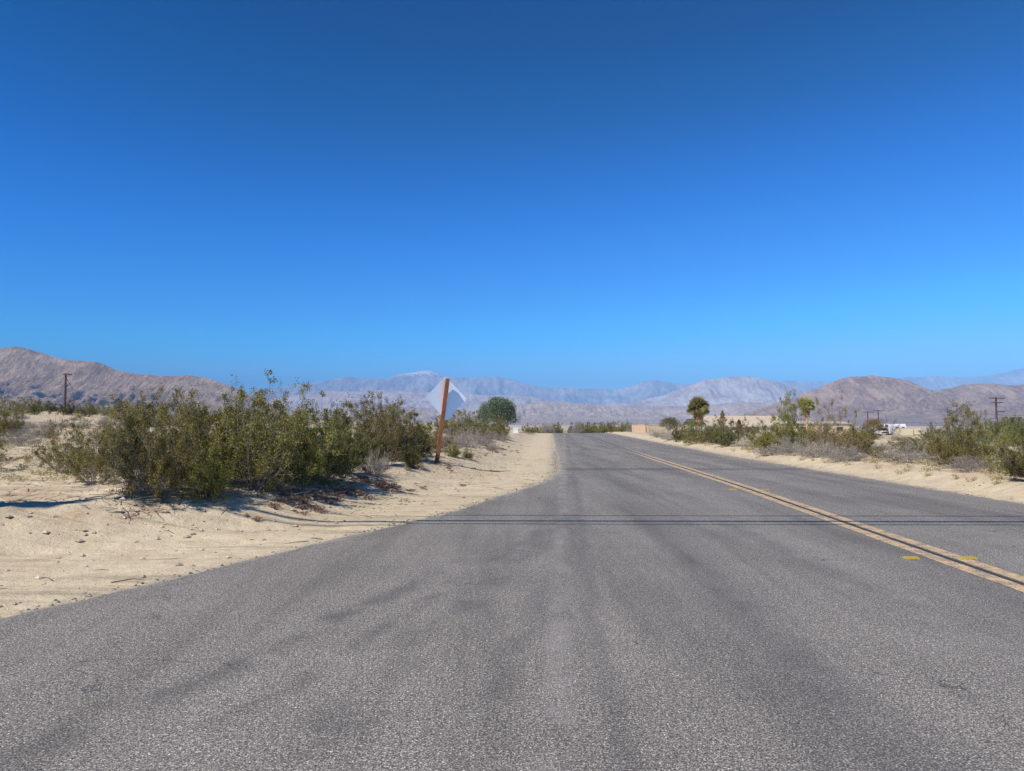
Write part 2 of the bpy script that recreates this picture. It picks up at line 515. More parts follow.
def mountain(name, pts, D, depth, m, seed, lam, nu=420, nv=70, rough=.012, carve=.42, back=.5, power=1.25, warp=.5):
    pts = sorted(pts)
    px = np.array([p[0] for p in pts], float); py = np.array([p[1] for p in pts], float)
    u = np.linspace(px[0], px[-1], nu)
    hy = np.interp(u, px, py)
    ks = np.hanning(7); ks /= ks.sum()
    hy = np.convolve(np.pad(hy, 3, mode='edge'), ks, 'valid')
    xw = (u - 512) / F * D
    hw = (HOR - hy) / F * D
    hmax = hw.max()
    hw = hw + hmax * rough * 2 * fbm(xw / lam * 2.2, xw * 0 + 3, seed + 7, 5, .6) * np.clip(hw / hmax * 3, 0, 1)
    v = np.concatenate([np.linspace(0, 1, nv), 1 + np.linspace(.12, 1, 8)])
    XX, VV = np.meshgrid(xw, v)
    YY = np.where(VV <= 1, D - depth * (1 - VV), D + (VV - 1) * depth * back)
    fall = np.clip(1 - VV, 0, 1)
    wx = warp * lam * fbm(XX / lam * .7, YY / lam * .7, seed + 3, 3) * np.minimum(fall * 3, 1)
    hq = np.interp(XX + wx, xw, hw)
    s = np.where(VV <= 1, np.clip(VV, 0, 1) ** power, np.clip(2 - VV, 0, 1))
    sl_ = .35 * fbm(XX / lam * .3, YY * 0, seed + 21, 2) * YY
    rg = .62 * ridged((XX + wx + sl_) / lam, YY / lam * .3, seed, 3, .5) + .38 * ridged((XX + wx) / lam * 4.1, YY / lam * 1.3, seed + 5, 5, .72)
    env = np.minimum(fall * 4, 1) * np.clip(VV * 1.8, 0, 1)
    foot = 1 + .25 * fbm(XX / lam * .6, YY * 0 + seed, seed + 11, 3) * np.minimum(fall * 2.5, 1)
    ZZ = hq * s * np.clip(foot, .4, 1.5) * (1 - carve * env * (1 - rg) * 1.9)
    # keep front spurs under the sight line of the crest
    ZZ = np.where(VV < 1, np.minimum(ZZ, .97 * hq * (YY / D)), ZZ)
    gz = H(XX, YY)
    ZZ = np.maximum(ZZ + EYE * s, gz - 3 + 6 * VV) - np.where((VV == 0) | (VV >= 2), 30, 0)
    n = len(u); idn = np.arange(XX.size).reshape(XX.shape)
    qd = np.stack([idn[:-1, :-1], idn[:-1, 1:], idn[1:, 1:], idn[1:, :-1]], -1).reshape(-1, 4)
    o = mesh_obj(name, np.stack([XX, YY, ZZ], -1).reshape(-1, 3), qd, m, smooth=True)
    return tag(o, kind='structure')


R_far = rock_material('far_rock', [(0.286, 0.252, 0.254), (0.416, 0.362, 0.346), (0.592, 0.526, 0.496)], .0012, snow=(1.0, 1.0), bumpd=110, bstr=.5)
R_snow = rock_material('snowy_far_rock', [(0.263, 0.242, 0.242), (0.395, 0.351, 0.346), (0.592, 0.526, 0.496)], .0012, snow=(1400, 110), bumpd=110, bstr=.5)
R_mid = rock_material('mid_rock', [(0.350, 0.260, 0.226), (0.498, 0.383, 0.329), (0.588, 0.539, 0.470)], .002, zt=220, bumpd=60, bstr=.6)
R_bad = rock_material('badlands', [(0.368, 0.279, 0.216), (0.483, 0.368, 0.280), (0.596, 0.483, 0.370)], .004, zt=120, bumpd=45, bstr=.8)
R_left = rock_material('brown_rock', [(0.284, 0.198, 0.138), (0.426, 0.311, 0.213), (0.606, 0.470, 0.328)], .006, zt=60, bumpd=34, bstr=1.0)
R_right = rock_material('reddish_rock', [(0.304, 0.190, 0.136), (0.447, 0.299, 0.206), (0.588, 0.425, 0.302)], .006, zt=70, bumpd=34, bstr=1.0)

mountain('far_mountains', [(150, 410), (230, 396), (260, 389), (300, 385), (325, 381), (340, 378), (350, 376.5), (365, 379), (385, 379.5), (400, 374),
          (412, 371.8), (422, 370.5), (432, 371), (440, 374), (455, 378), (480, 377), (500, 378), (510, 380), (530, 385), (545, 387), (560, 388),
          (585, 388), (600, 389), (618, 389.5), (630, 386), (640, 382.5), (655, 380.5), (668, 382), (680, 384), (700, 385), (750, 384), (790, 380), (815, 381),
          (840, 383), (870, 382), (890, 379), (910, 377), (935, 376), (960, 377.5), (985, 376), (1000, 373), (1012, 370.5), (1024, 369), (1080, 372),
          (1150, 380), (1300, 400)], 22000, 5200, R_snow, 11, 900, nu=700, nv=90, carve=.40)
mountain('mid_mountains', [(150, 416), (230, 408), (270, 400), (300, 394), (330, 391), (350, 392), (380, 390), (410, 391.5), (450, 393), (490, 395), (520, 396), (560, 401),
          (600, 404), (640, 401), (660, 396), (680, 389), (700, 381), (715, 378), (725, 377), (745, 376), (757, 377), (770, 379.5), (782, 383), (795, 386), (815, 392), (840, 400), (900, 412)],
         14000, 3600, R_mid, 23, 620, nu=620, nv=80, carve=.42)
mountain('badland_hills', [(200, 420), (250, 414), (300, 408), (350, 409), (400, 407), (440, 409), (470, 411), (500, 407), (520, 404), (545, 402), (565, 403.5), (600, 404.5), (640, 406),
          (690, 406.5), (725, 403.5), (745, 402), (765, 402.5), (785, 401), (810, 400), (850, 404), (920, 415)], 8200, 2700, R_bad, 37, 260, nu=620, nv=80, carve=.5)
mountain('right_mountains', [(690, 425), (720, 421), (750, 413), (772, 405), (790, 398.5), (805, 393), (818, 388.5), (830, 383), (842, 378.5), (852, 377), (862, 376.5), (870, 375), (880, 376), (892, 377),
          (905, 380), (918, 384), (928, 389), (937, 390.5), (948, 389), (960, 386), (972, 384), (990, 383.5), (1010, 385), (1030, 384), (1060, 380), (1100, 384), (1200, 395), (1350, 420)],
         5200, 1900, R_right, 51, 190, nu=620, nv=90, carve=.5)
mountain('left_mountains', [(-420, 380), (-300, 368), (-180, 372), (-100, 360), (-40, 352), (0, 348), (15, 346.5), (30, 349.5), (40, 353.5), (50, 357), (62, 359.5), (78, 360.5), (95, 362), (110, 367.5),
          (130, 373), (150, 375), (170, 376), (190, 376), (205, 377.5), (220, 382), (235, 389), (250, 396), (270, 404), (300, 413), (340, 420), (380, 424)],
         5000, 2000, R_left, 67, 210, nu=620, nv=90, carve=.48)

# ------------------------------------------------------------------ plants
def unit(v): return v / (np.linalg.norm(v, axis=-1, keepdims=True) + 1e-9)


def leaves_mesh(P, rs, size, aspect=.45, upb=.5, jit=.35):
    n = len(P)
    d = rs.normal(size=(n, 3)); d[:, 2] += upb; d = unit(d)
    w = unit(np.cross(d, rs.normal(size=(n, 3))))
    s = (size * (1 + jit * rs.uniform(-1, 1, n)))[:, None]
    a = P - w * s * aspect * .5; b = P + w * s * aspect * .5; tip = P + d * s; mid = P + d * s * .5
    V = np.stack([P, mid + w * s * aspect * .5, tip, mid - w * s * aspect * .5], 1).reshape(-1, 3)
    return V, np.arange(4 * n).reshape(-1, 4)


def bez(a, b, c, t): t = t[:, None]; return a * (1 - t) ** 2 + 2 * b * t * (1 - t) + c * t * t


def bush_proto(seed, Hh=2.3, W=2.8, stems=16, sub=8, tert=4, nleaf=20, size=.034, start=.3, flat=.45, wild=.12, r0=.014, spread=.03, lean=.55, twig=1.0):
    rs = np.random.RandomState(seed); mb = MB(); P = []
    for i in range(stems):
        a = 2 * math.pi * (i + rs.uniform(-.4, .4)) / stems * 2.39996
        h = rs.uniform(.22, 1.0) if i % 4 else rs.uniform(.12, .45)
        r = math.sqrt(max(1 - ((h - .35) / .67) ** 2, 0)) if h > .35 else 1 - (.35 - h) * .5
        r *= rs.uniform(.55, 1.06); h *= 1 - .35 * (flat - .45) * r
        if rs.rand() < wild: h *= 1.15; r *= 1.08
        h = min(h, 1.05)
        tip = np.array([W / 2 * r * math.cos(a), W / 2 * r * math.sin(a), Hh * h])
        b0 = np.array([.1 * math.cos(a) * W / 2, .1 * math.sin(a) * W / 2, -.04])
        c = np.array([tip[0] * lean, tip[1] * lean, tip[2] * .42]) + rs.normal(size=3) * .06 * W * .5
        t = np.linspace(0, 1, 7); B = bez(b0, c, tip, t)
        B[1:-1] += rs.normal(size=(5, 3)) * .02
        mb.tube(B, np.linspace(r0, r0 * .3, 7), 4, False)
        for j in range(sub):
            tj = start + (1 - start) * (j + rs.uniform(0, 1)) / sub
            p = bez(b0, c, tip, np.array([tj]))[0]
            out = unit(tip - b0)
            d = unit(out * .7 + rs.normal(size=3) * .62 + np.array([0, 0, .28]))
            L = Hh * .27 * (1.15 - .6 * tj) * rs.uniform(.6, 1.25)
            q1 = p + d * L * .5 + rs.normal(size=3) * .03; q2 = p + d * L + np.array([0, 0, .06 * L])
            mb.tube([p, q1, q2], [r0 * .38, r0 * .28, r0 * .14], 3, False)
            dens = rs.choice([.12, .6, 1.2, 2.0], p=[.36, .2, .18, .26])
            for k in range(tert):
                tt = rs.uniform(.25, 1.0)
                s0 = p + (q2 - p) * tt
                d2 = unit(d * .75 + rs.normal(size=3) * .6 + np.array([0, 0, .22]))
                L2 = L * .5 * rs.uniform(.5, 1.15)
                s1 = s0 + d2 * L2
                mb.tube([s0, s1], [r0 * .2, r0 * .1], 3, False)
                m_ = rs.poisson(nleaf * dens)
                if m_: 
                    tt2 = rs.uniform(.15, 1.08, m_)[:, None]
                    P.append(s0 + (s1 - s0) * tt2 + rs.normal(size=(m_, 3)) * spread)
    P = np.concatenate(P) if P else np.zeros((1, 3))
    V, Fq = leaves_mesh(P, rs, size)
    return (mb.v, mb.f), (V, Fq)


PROTO = {}


def register(kind, variants, leafm, stemm, names, **kw):
    PROTO[kind] = dict(H=kw.get('Hh', 2.3), W=kw.get('W', 2.8), items=[], names=names)
    hs_, ws_ = [], []
    for s in variants:
        (sv, sf), (lv, lf) = bush_proto(s, **kw)
        hs_.append(np.percentile(lv[:, 2], 99)); ws_.append(2 * np.percentile(np.hypot(lv[:, 0], lv[:, 1]), 95))
        PROTO[kind]['H'] = float(np.mean(hs_)); PROTO[kind]['W'] = float(np.mean(ws_))
        def mk(nm, V, Fc, m):
            me = bpy.data.meshes.new(nm); me.from_pydata(V if isinstance(V, list) else V.tolist(), [], Fc if isinstance(Fc, list) else Fc.tolist()); me.update(); me.materials.append(m); return me
        PROTO[kind]['items'].append((mk('stems', sv, sf, M[stemm]), mk('foliage', lv, lf, M[leafm])))


CN = ('creosote_bush', 'bush')
register('creo', (1, 2, 3, 4), 'creo', 'stem', CN, stems=30, sub=11, tert=4, nleaf=25, size=.046, start=.1, wild=.08, spread=.035, r0=.010, flat=.62, lean=.72)
register('dense', (11, 12), 'creo_dark', 'stem', CN, stems=30, sub=12, tert=5, nleaf=28, size=.047, start=.05, flat=.62, r0=.009, lean=.75)
register('mound', (15,), 'creo', 'stem_dark', CN, Hh=1.4, W=1.4, stems=30, sub=9, tert=4, nleaf=22, size=.03, start=.1, flat=.6, r0=.008)
register('sparse', (21, 22, 23), 'creo', 'stem', CN, stems=24, sub=9, tert=4, nleaf=18, size=.046, start=.15, wild=.2, flat=.55, lean=.62, r0=.010)
register('olive', (31, 32), 'olive', 'stem', CN, stems=26, sub=10, tert=4, nleaf=22, size=.05, start=.06, flat=.6, lean=.72, r0=.009)
register('rust', (35,), 'rust', 'stem', CN, stems=24, sub=10, tert=4, nleaf=15, size=.046, start=.1, flat=.6, lean=.7, r0=.009)
register('gray', (41, 42, 43), 'gray', 'stem_gray', ('burrobush', 'shrub'), Hh=.8, W=1.5, stems=60, sub=7, tert=3, nleaf=9, size=.022, start=.3, flat=.55, r0=.006, lean=.6, wild=.05)
register('pale', (45,), 'pale', 'stem_gray', ('dry_shrub', 'shrub'), Hh=.8, W=1.5, stems=56, sub=7, tert=3, nleaf=9, size=.024, start=.3, flat=.55, r0=.006, lean=.6)
register('twiggy', (51,), 'gray', 'stem_gray', ('dry_shrub', 'shrub'), Hh=.8, W=1.3, stems=45, sub=8, tert=4, nleaf=2, size=.02, start=.15, flat=.5, r0=.008)
VC = {}
GREEN = {}


def bush(kind, x, y, w, h, label, group=None, rz=None, var=None):
    p = PROTO[kind]
    n = VC.get(kind, 0); VC[kind] = n + 1
    st_me, fo_me = p['items'][(n if var is None else var) % len(p['items'])]
    o = thing(p['names'][0], (x, y, Hs(x, y) - .02), label, p['names'][1], group, rz if rz is not None else (n * 2.39996) % 6.283)
    o.scale = (w / p['W'], w / p['W'], h / (p['H'] * .97))
    link(bpy.data.objects.new('stems', st_me), o); link(bpy.data.objects.new('foliage', fo_me), o)
    return o


def pbush(kind, px, py, wpx, hpx, label, group=None, d=None, **k):
    x, y = at(px, d) if d else hit(px, py)
    s = (y * ct) / F
    if d: hpx = (float(HOR - (Hs(x, y) - EYE) / y * F) - py)   # py then gives the top edge
    return bush(kind, x, y, wpx * s, max(hpx * s, .25), label, group, **k)


GL = 'creosote bushes on the left bank of the road'
L = [
 ('sparse', 64, 474, 66, 54, 'see-through creosote bush with thin bare stems, leftmost along the near bank'),
 ('sparse', 96, 484, 66, 66, 'open creosote bush showing its fanned bare stems, left of the big tangled clump'),
 ('creo', 128, 468, 60, 60, 'olive creosote bush behind the two see-through bushes'),
 ('creo', 156, 494, 84, 114, 'large creosote bush with a lone sprig reaching up left above the far ridge'),
 ('creo', 182, 484, 78, 88, 'tangled creosote bush second from the left in the tall clump'),
 ('mound', 206, 498, 50, 62, 'small tight rusty-green creosote mound at the very front of the tall clump'),
 ('creo', 222, 484, 70, 92, 'creosote bush right behind the small rusty-green mound'),
 ('creo', 172, 478, 70, 70, 'creosote bush hidden low in the back of the tall clump, its left half'),
 ('dense', 236, 476, 58, 84, 'dark bushy creosote filling the back of the tall clump, its middle'),
 ('creo', 272, 479, 80, 80, 'creosote bush packed between the two tallest of the clump'),
 ('dense', 340, 474, 50, 56, 'low dark creosote skirt on the right flank of the tall clump'),
 ('creo', 400, 456, 60, 42, 'creosote bush in the second row left of the leaning post'),
 ('creo', 376, 458, 60, 50, 'creosote bush in the second row right of the tall clump'),
 ('creo', 252, 488, 96, 108, 'tall creosote bush with leafy tips against the sky, middle of the clump'),
 ('creo', 293, 482, 84, 108, 'tallest creosote bush of the left clump, its thin top sprigs in the sky'),
 ('dense', 320, 481, 82, 84, 'dense dark green creosote bush closing the right end of the tall clump'),
 ('creo', 362, 466, 60, 60, 'creosote bush just right of the dense dark one, pale twigs at its foot'),
 ('sparse', 388, 462, 60, 62, 'loose creosote bush midway between the dark bush and the leaning post'),
 ('dense', 410, 461, 46, 42, 'green creosote bush next to the left side of the leaning post'),
 ('creo', 430, 452, 42, 30, 'creosote bush directly behind the leaning post'),
 ('creo', 458, 440, 44, 28, 'creosote bush seen just right of the diamond panel, behind grey shrubs'),
 ('olive', 476, 438, 36, 25, 'yellow-green creosote bush left of the round tree foot'),
 ('creo', 492, 438, 32, 22, 'creosote bush in front of the round tree foot'),
 ('olive', 504, 437, 15, 13, 'last green bush before the small white roadside box'),
]
for k, px, py, w, h, lab in L: pbush(k, px, py, w * 1.08, h * (.88 if h > 80 else 1.03), lab, GL)
GS = 'small shrubs on the left bank'
for k, px, py, w, h, lab in [
 ('twiggy', 372, 474, 40, 24, 'bare silvery twigs at the foot of the bushes left of the post'),
 ('twiggy', 148, 494, 60, 26, 'bleached fallen twigs under the large left creosote bush'),
 ('mound', 413, 468, 20, 20, 'low green tuft left of the leaning post foot'),
 ('gray', 452, 449, 36, 20, 'grey burrobush immediately right of the leaning post'),
 ('gray', 470, 447, 34, 19, 'grey burrobush behind the two small green tufts'),
 ('mound', 453, 457, 16, 15, 'small green tuft right of the leaning post, the larger of two'),
 ('mound', 468, 459, 12, 11, 'smallest green tuft on the bank, above the sign shadow'),
 ('gray', 484, 446, 26, 16, 'grey burrobush at the crest of the bank below the round tree'),
 ('twiggy', 492, 450, 20, 9, 'reddish dead twig heap on the road side of the bank'),
 ('gray', 500, 441, 24, 10, 'low grey shrub beside the white sandy shoulder'),
 ('gray', 18, 446, 44, 16, 'grey shrub at the left edge of the open sand'),
 ('gray', 42, 438, 34, 14, 'grey shrub behind the leftmost see-through bush'),
 ('gray', 106, 448, 30, 15, 'grey domed shrub seen between the see-through bushes'),
]: pbush(k, px, py, w, h, lab, GS)
pbush('creo', 4, 436, 34, 34, 'creosote bush cut by the left edge of the picture')
pbush('sparse', -14, 470, 50, 40, 'creosote bush at the left picture edge nearest the road')
pbush('olive', 529, 423.5, 20, 0, 'lone yellow-green bush right of the small white box', d=108)

# far left plain
rnd = random.Random(5)
for i in range(46):
    px = rnd.uniform(-40, 400); d = rnd.uniform(48, 150)
    if px < 50 and d < 70: d += 30
    x, y = at(px, d)
    bush(rnd.choice(['creo', 'olive', 'creo', 'sparse', 'dense']), x, y, rnd.uniform(2.2, 3.8), rnd.uniform(1.3, 2.2),
         'distant creosote bush out on the rising plain behind the left roadside bushes', 'creosote bushes on the far left plain')
for i in range(16):
    px = rnd.uniform(-30, 130); d = rnd.uniform(24, 75)
    x, y = at(px, d)
    bush('gray', x, y, rnd.uniform(.9, 1.8), rnd.uniform(.4, .8),
         'low grey shrub dotting the sand left of the roadside bushes', 'low grey shrubs on the open sand')

GR = 'bushes on the right bank of the road'
for k, px, py, w, h, lab in [
 ('pale', 660, 437, 24, 8, 'low straw-coloured shrub in front of the cream wall'),
 ('pale', 672, 440, 22, 10, 'straw-coloured shrub beside the first dark green bush on the right'),
 ('dense', 681, 441, 18, 16, 'compact green bush, first one past the cream wall'),
 ('creo', 696, 443, 30, 20, 'creosote bush in front of the tall palm trunk'),
 ('creo', 712, 444, 30, 21, 'creosote bush just right of the tall palm'),
 ('dense', 727, 446, 28, 20, 'dark creosote bush in front of the low tan-roofed house'),
 ('rust', 745, 443, 22, 22, 'orange-tinged bush before the house windows'),
 ('pale', 752, 448, 30, 15, 'whitish dry shrub in front of the house windows'),
 ('creo', 771, 451, 40, 31, 'tall creosote bush right of the house windows'),
 ('gray', 768, 455, 30, 10, 'flat grey shrub at the foot of the tall bush right of the house'),
 ('creo', 793, 452, 44, 46, 'wispy tall bush with high bare sprigs left of the thin palm'),
 ('gray', 796, 455, 42, 20, 'grey shrub under the wispy tall bush'),
 ('gray', 818, 457, 38, 17, 'grey shrub below the thin palm'),
 ('rust', 832, 456, 48, 50, 'open rusty-tipped bush right of the thin palm'),
 ('gray', 846, 461, 40, 16, 'pale grey shrub at the edge of the sand, below the open rusty bush'),
 ('creo', 860, 455, 40, 19, 'round olive bush in front of the motorhome'),
 ('rust', 886, 460, 28, 14, 'brownish low bush in front of the motorhome wheels'),
 ('gray', 912, 463, 52, 22, 'wide purple-grey shrub dome, largest grey one on the right'),
 ('creo', 908, 453, 22, 11, 'small green bush behind the wide grey shrub dome'),
 ('creo', 930, 456, 34, 22, 'green bush right of the wide grey shrub dome'),
 ('gray', 942, 462, 34, 13, 'low grey shrub right of the wide grey dome'),
 ('creo', 960, 468, 50, 50, 'big creosote bush left of the three-armed utility pole'),
 ('olive', 984, 466, 44, 44, 'yellow-green bush under the three-armed utility pole'),
 ('gray', 972, 471, 44, 16, 'grey twiggy shrub below the big bush left of the utility pole'),
 ('creo', 1010, 474, 40, 36, 'creosote bush at the right edge of the picture, right of the utility pole'),
 ('dense', 1040, 482, 54, 40, 'nearest creosote bush, cut by the right picture edge'),
]: pbush(k, px, py, w * 1.12, h * (1.12 if k not in ('gray', 'pale') else .95), lab, GR)
for i in range(34):
    px = rnd.uniform(676, 1090); d = rnd.uniform(46, 120)
    x, y = at(px, d)
    if x < XR(y) + 5 or 866 < px < 926 or 788 < px < 822: continue
    bush(rnd.choice(['creo', 'olive', 'rust', 'creo', 'dense', 'dense']), x, y, rnd.uniform(2.0, 3.2), rnd.uniform(1.0, 1.8),
         'distant desert bush on the flat behind the right roadside bushes', 'bushes on the flat at the right')
for i in range(26):
    px = rnd.uniform(815, 1000); d = rnd.uniform(34, 95)
    x, y = at(px, d)
    if x < XR(y) + 3: continue
    bush(rnd.choice(['pale', 'dense', 'olive', 'rust', 'gray', 'creo']), x, y, rnd.uniform(1.0, 2.2), rnd.uniform(.4, .8),
         'knee-high desert shrub on the flat in front of the motorhome and trailer', 'low shrubs before the motorhome')
for i in range(30):
    d = rnd.uniform(150, 235)
    px = rnd.uniform(538, 650)
    x, y = at(px, d)
    bush(rnd.choice(['creo', 'olive', 'dense', 'gray']), x, y, rnd.uniform(2.2, 3.8), rnd.uniform(1.9, 2.5) + (d - 150) * .012,
         'bush in the low row beyond the crest of the road', 'bushes beyond the road crest')
for i, (px, d, w, h) in enumerate([(600, 150, 3.2, 2.0), (612, 140, 3.0, 2.0), (590, 160, 3.4, 2.0), (619, 132, 2.0, 1.3)]):
    x, y = at(px, d); bush('creo', x, y, w, h, 'darker green bush in the row where the asphalt drops out of sight', 'dark bushes at the road crest')


# trees ---------------------------------------------------------------
def blob_tree(name, label, x, y, w, h, leafm, trunkm, seed, n=9000, size=.16, lumps=26, airy=0.0, zlow=.12, parts=('crown', 'trunk')):
    rs = np.random.RandomState(seed)
    z0 = Hs(x, y)
    o = thing(name, (x, y, z0 - .05), label, 'tree')
    # leaf clumps spread through an uneven dome
    C = []
    for i in range(lumps * 4):
        v = unit(rs.normal(size=3)); v[2] = abs(v[2]) * 1.0 - .35
        r = rs.uniform(.55, .86)
        c = np.array([v[0] * w / 2 * r, v[1] * w / 2 * r, h * (.5 + zlow / 2) + v[2] * h * .5 * r])
        C.append((c, rs.uniform(.12, .21) * w))
    P = []
    per = n // len(C)
    for c, r in C:
        v = unit(rs.normal(size=(per, 3))) * (rs.uniform(.25, 1, per) ** .5)[:, None] * r
        v[:, 2] *= .8
        P.append(c + v)
    P = np.concatenate(P)
    P = P[P[:, 2] > h * max(zlow * .5, .02)]
    if airy: P = P[rs.rand(len(P)) > airy]
    V, Fq = leaves_mesh(P, rs, size, .5, .3)
    mesh_obj('crown', V, Fq, leafm, o)
    mb = MB()
    mb.tube([(0, 0, 0), (.03, 0, h * .18), (0, .04, h * .4)], [w * .035, w * .028, w * .02], 7)
    for i in range(0, len(C), 3):
        c = C[i][0]
        mb.tube([(0, 0, h * rs.uniform(.1, .35)), (c[0] * .5, c[1] * .5, c[2] * .6), tuple(c)], [w * .014, w * .009, w * .003], 4, False)
    mb.build('trunk', trunkm, o)
    return o


x, y = at(497.5, 100)
blob_tree('round_tree', 'dense round blue-green tree standing alone beside the sandy left shoulder', x, y, 5.4, 6.3, M['tree'], M['stem'], 3, n=30000, size=.16, zlow=-.12)
x, y = at(669, 112); blob_tree('desert_tree', 'small yellow-green tree with an orange top beside the cream wall', x, y, 3.2, 2.9, M['olive'], M['stem'], 4, n=5000, size=.13, airy=.3)
x, y = at(872, 125); blob_tree('desert_tree', 'bushy green tree with orange side left of the motorhome', x, y, 3.6, 3.3, M['rust'], M['stem'], 5, n=6000, size=.13, airy=.2)
x, y = at(1012, 105); blob_tree('desert_tree', 'wide olive tree behind the right edge, right of the utility pole', x, y, 6.2, 3.0, M['olive'], M['stem'], 6, n=13000, size=.12, airy=.15)
x, y = at(1040, 115); blob_tree('desert_tree', 'olive tree at the right picture edge beyond the wide olive one', x, y, 5.2, 3.1, M['olive'], M['stem'], 16, n=9000, size=.12, airy=.15)


def twig_tree(label, px, d, wpx, top, seed, leafm, nleaf, stemm='stem', size=.06):
    x, y = at(px, d); z0 = Hs(x, y); s = d * ct / F
    h = EYE + (HOR - top) / F * d - z0; w = wpx * s
    (sv, sf), (lv, lf) = bush_proto(seed, Hh=h, W=w, stems=14, sub=8, tert=4, nleaf=nleaf, size=size, start=.35, flat=.3, r0=.05, spread=.09, lean=.35)
    o = thing('desert_tree', (x, y, z0 - .03), label, 'tree')
    mesh_obj('branches', sv, sf, M[stemm], o)
    if nleaf: mesh_obj('crown', lv, lf, leafm, o)
    return o


twig_tree('airy grey-brown tree rising above the bushes left of the utility pole', 971, 120, 32, 402, 71, M['gray'], 34, size=.09)
twig_tree('leafless brown tree between the motorhome and the white trailer', 888, 150, 20, 411, 72, M['rust'], 0, 'stem_dark')
twig_tree('nearly bare dark tree right of the pale boxes', 932, 130, 16, 418, 73, M['rust'], 2, 'stem_dark')
twig_tree('small rusty tree with thin crown right of the bare dark tree', 948, 128, 14, 421, 74, M['rust'], 6, 'stem')
# slim trees at the house
def spire(label, px, d, wpx, top, seed, leafm):
    x, y = at(px, d); z0 = Hs(x, y); s = d * ct / F
    h = EYE + (HOR - top) / F * d - z0; w = wpx * s
    rs = np.random.RandomState(seed)
    n = 2200; zz = rs.uniform(.06, 1, n); rr = (w / 2) * np.sqrt(rs.uniform(0, 1, n)) * np.minimum(1, (1.02 - zz) * 2.6) * (1 + .25 * np.sin(zz * 23)); aa = rs.uniform(0, 6.283, n)
    P = np.stack([rr * np.cos(aa), rr * np.sin(aa), zz * h], 1)
    o = thing('slim_tree', (x, y, z0 - .03), label, 'tree')
    V, Fq = leaves_mesh(P, rs, .2, .4, 1.6); mesh_obj('crown', V, Fq, leafm, o)
    MB().tube([(0, 0, 0), (0, 0, h * .9)], [.09, .02], 6).build('trunk', M['stem'], o)


spire('slim golden tree in front of the tan roof', 722, 150, 8, 411, 81, M['rust'])
spire('short dark reddish conifer left of the house windows', 738.5, 150, 7, 420, 82, M['rust'])


def palm(label, px, d, wpx, top, seed, skirt, trunk_r, skirt_r):
    x, y = at(px, d); z0 = Hs(x, y); s = d * ct / F
    h = EYE + (HOR - top) / F * d - z0; R = wpx * s / 2
    rs = np.random.RandomState(seed)
    o = thing('palm_tree', (x, y, z0 - .03), label, 'palm tree')
    hc = h - R * .98
    MB().tube([(0, 0, 0), (.03, 0, hc * .5), (0, 0, hc)], [trunk_r * 1.2, trunk_r, trunk_r * .9], 9).build('trunk', M['palm_dead'], o)
    mb = MB()

    def frond(a, el, Lp, Lf, droop):
        d0 = np.array([math.cos(a) * math.cos(el), math.sin(a) * math.cos(el), math.sin(el)])
        p0 = np.array([0, 0, hc]); p1 = p0 + d0 * Lp
        side = unit(np.cross(d0, (0, 0, 1.0)) + 1e-6); up = np.cross(side, d0)
        ro = rs.uniform(-.9, .9); side, up = side * math.cos(ro) + up * math.sin(ro), up * math.cos(ro) - side * math.sin(ro)
        mb.tube([p0, p1], [.02, .014], 3, False)
        for k in range(11):
            f = (k - 5) / 5 * .95
            dd = unit(d0 * math.cos(f) + side * math.sin(f) + up * rs.uniform(-.06, .06))
            m_ = p1 + dd * Lf * .6; e_ = p1 + dd * Lf + np.array([0, 0, -droop * Lf])
            w_ = unit(np.cross(dd, up)) * .032 * Lf * 2
            mb.add([p1 - w_ * .2, p1 + w_ * .2, m_ + w_, e_, m_ - w_], [(0, 1, 2, 3, 4)])
    for i in range(64):
        el = math.asin(rs.uniform(-.55, 1.0))
        frond(i * 2.39996, el, R * .38 * rs.uniform(.6, 1.1), R * .66 * rs.uniform(.75, 1.25), .06 + .2 * (el < .1))
    mb.build('crown', M['palm_leaf'], o)
    mb = MB()
    for i in range(420):
        a = rs.uniform(0, 6.283); t = rs.uniform(0, 1)
        zt = hc - .1 * R - skirt * t * .8; r1 = skirt_r * (1 - .35 * t) * rs.uniform(.6, 1.1)
        p = np.array([math.cos(a) * trunk_r, math.sin(a) * trunk_r, zt])
        e_ = np.array([math.cos(a + .1) * r1, math.sin(a + .1) * r1, zt - skirt * rs.uniform(.25, .4)])
        w_ = np.array([-math.sin(a), math.cos(a), 0]) * .05
        mb.add([p - w_, p + w_, (p + e_) / 2 + w_ * 1.4 + np.array([math.cos(a), math.sin(a), 0]) * .06, e_, (p + e_) / 2 - w_ * 1.4], [(0, 1, 2, 3, 4)])
    mb.build('dead_frond_skirt', M['palm_dead'], o)


palm('fan palm with full green crown and orange skirt left of the tan-roofed house', 698, 92, 24, 395, 7, 1.6, .17, .95)
palm('slender fan palm with small crown among the bushes right of the house', 806, 100, 17, 396.5, 8, 1.4, .14, .6)

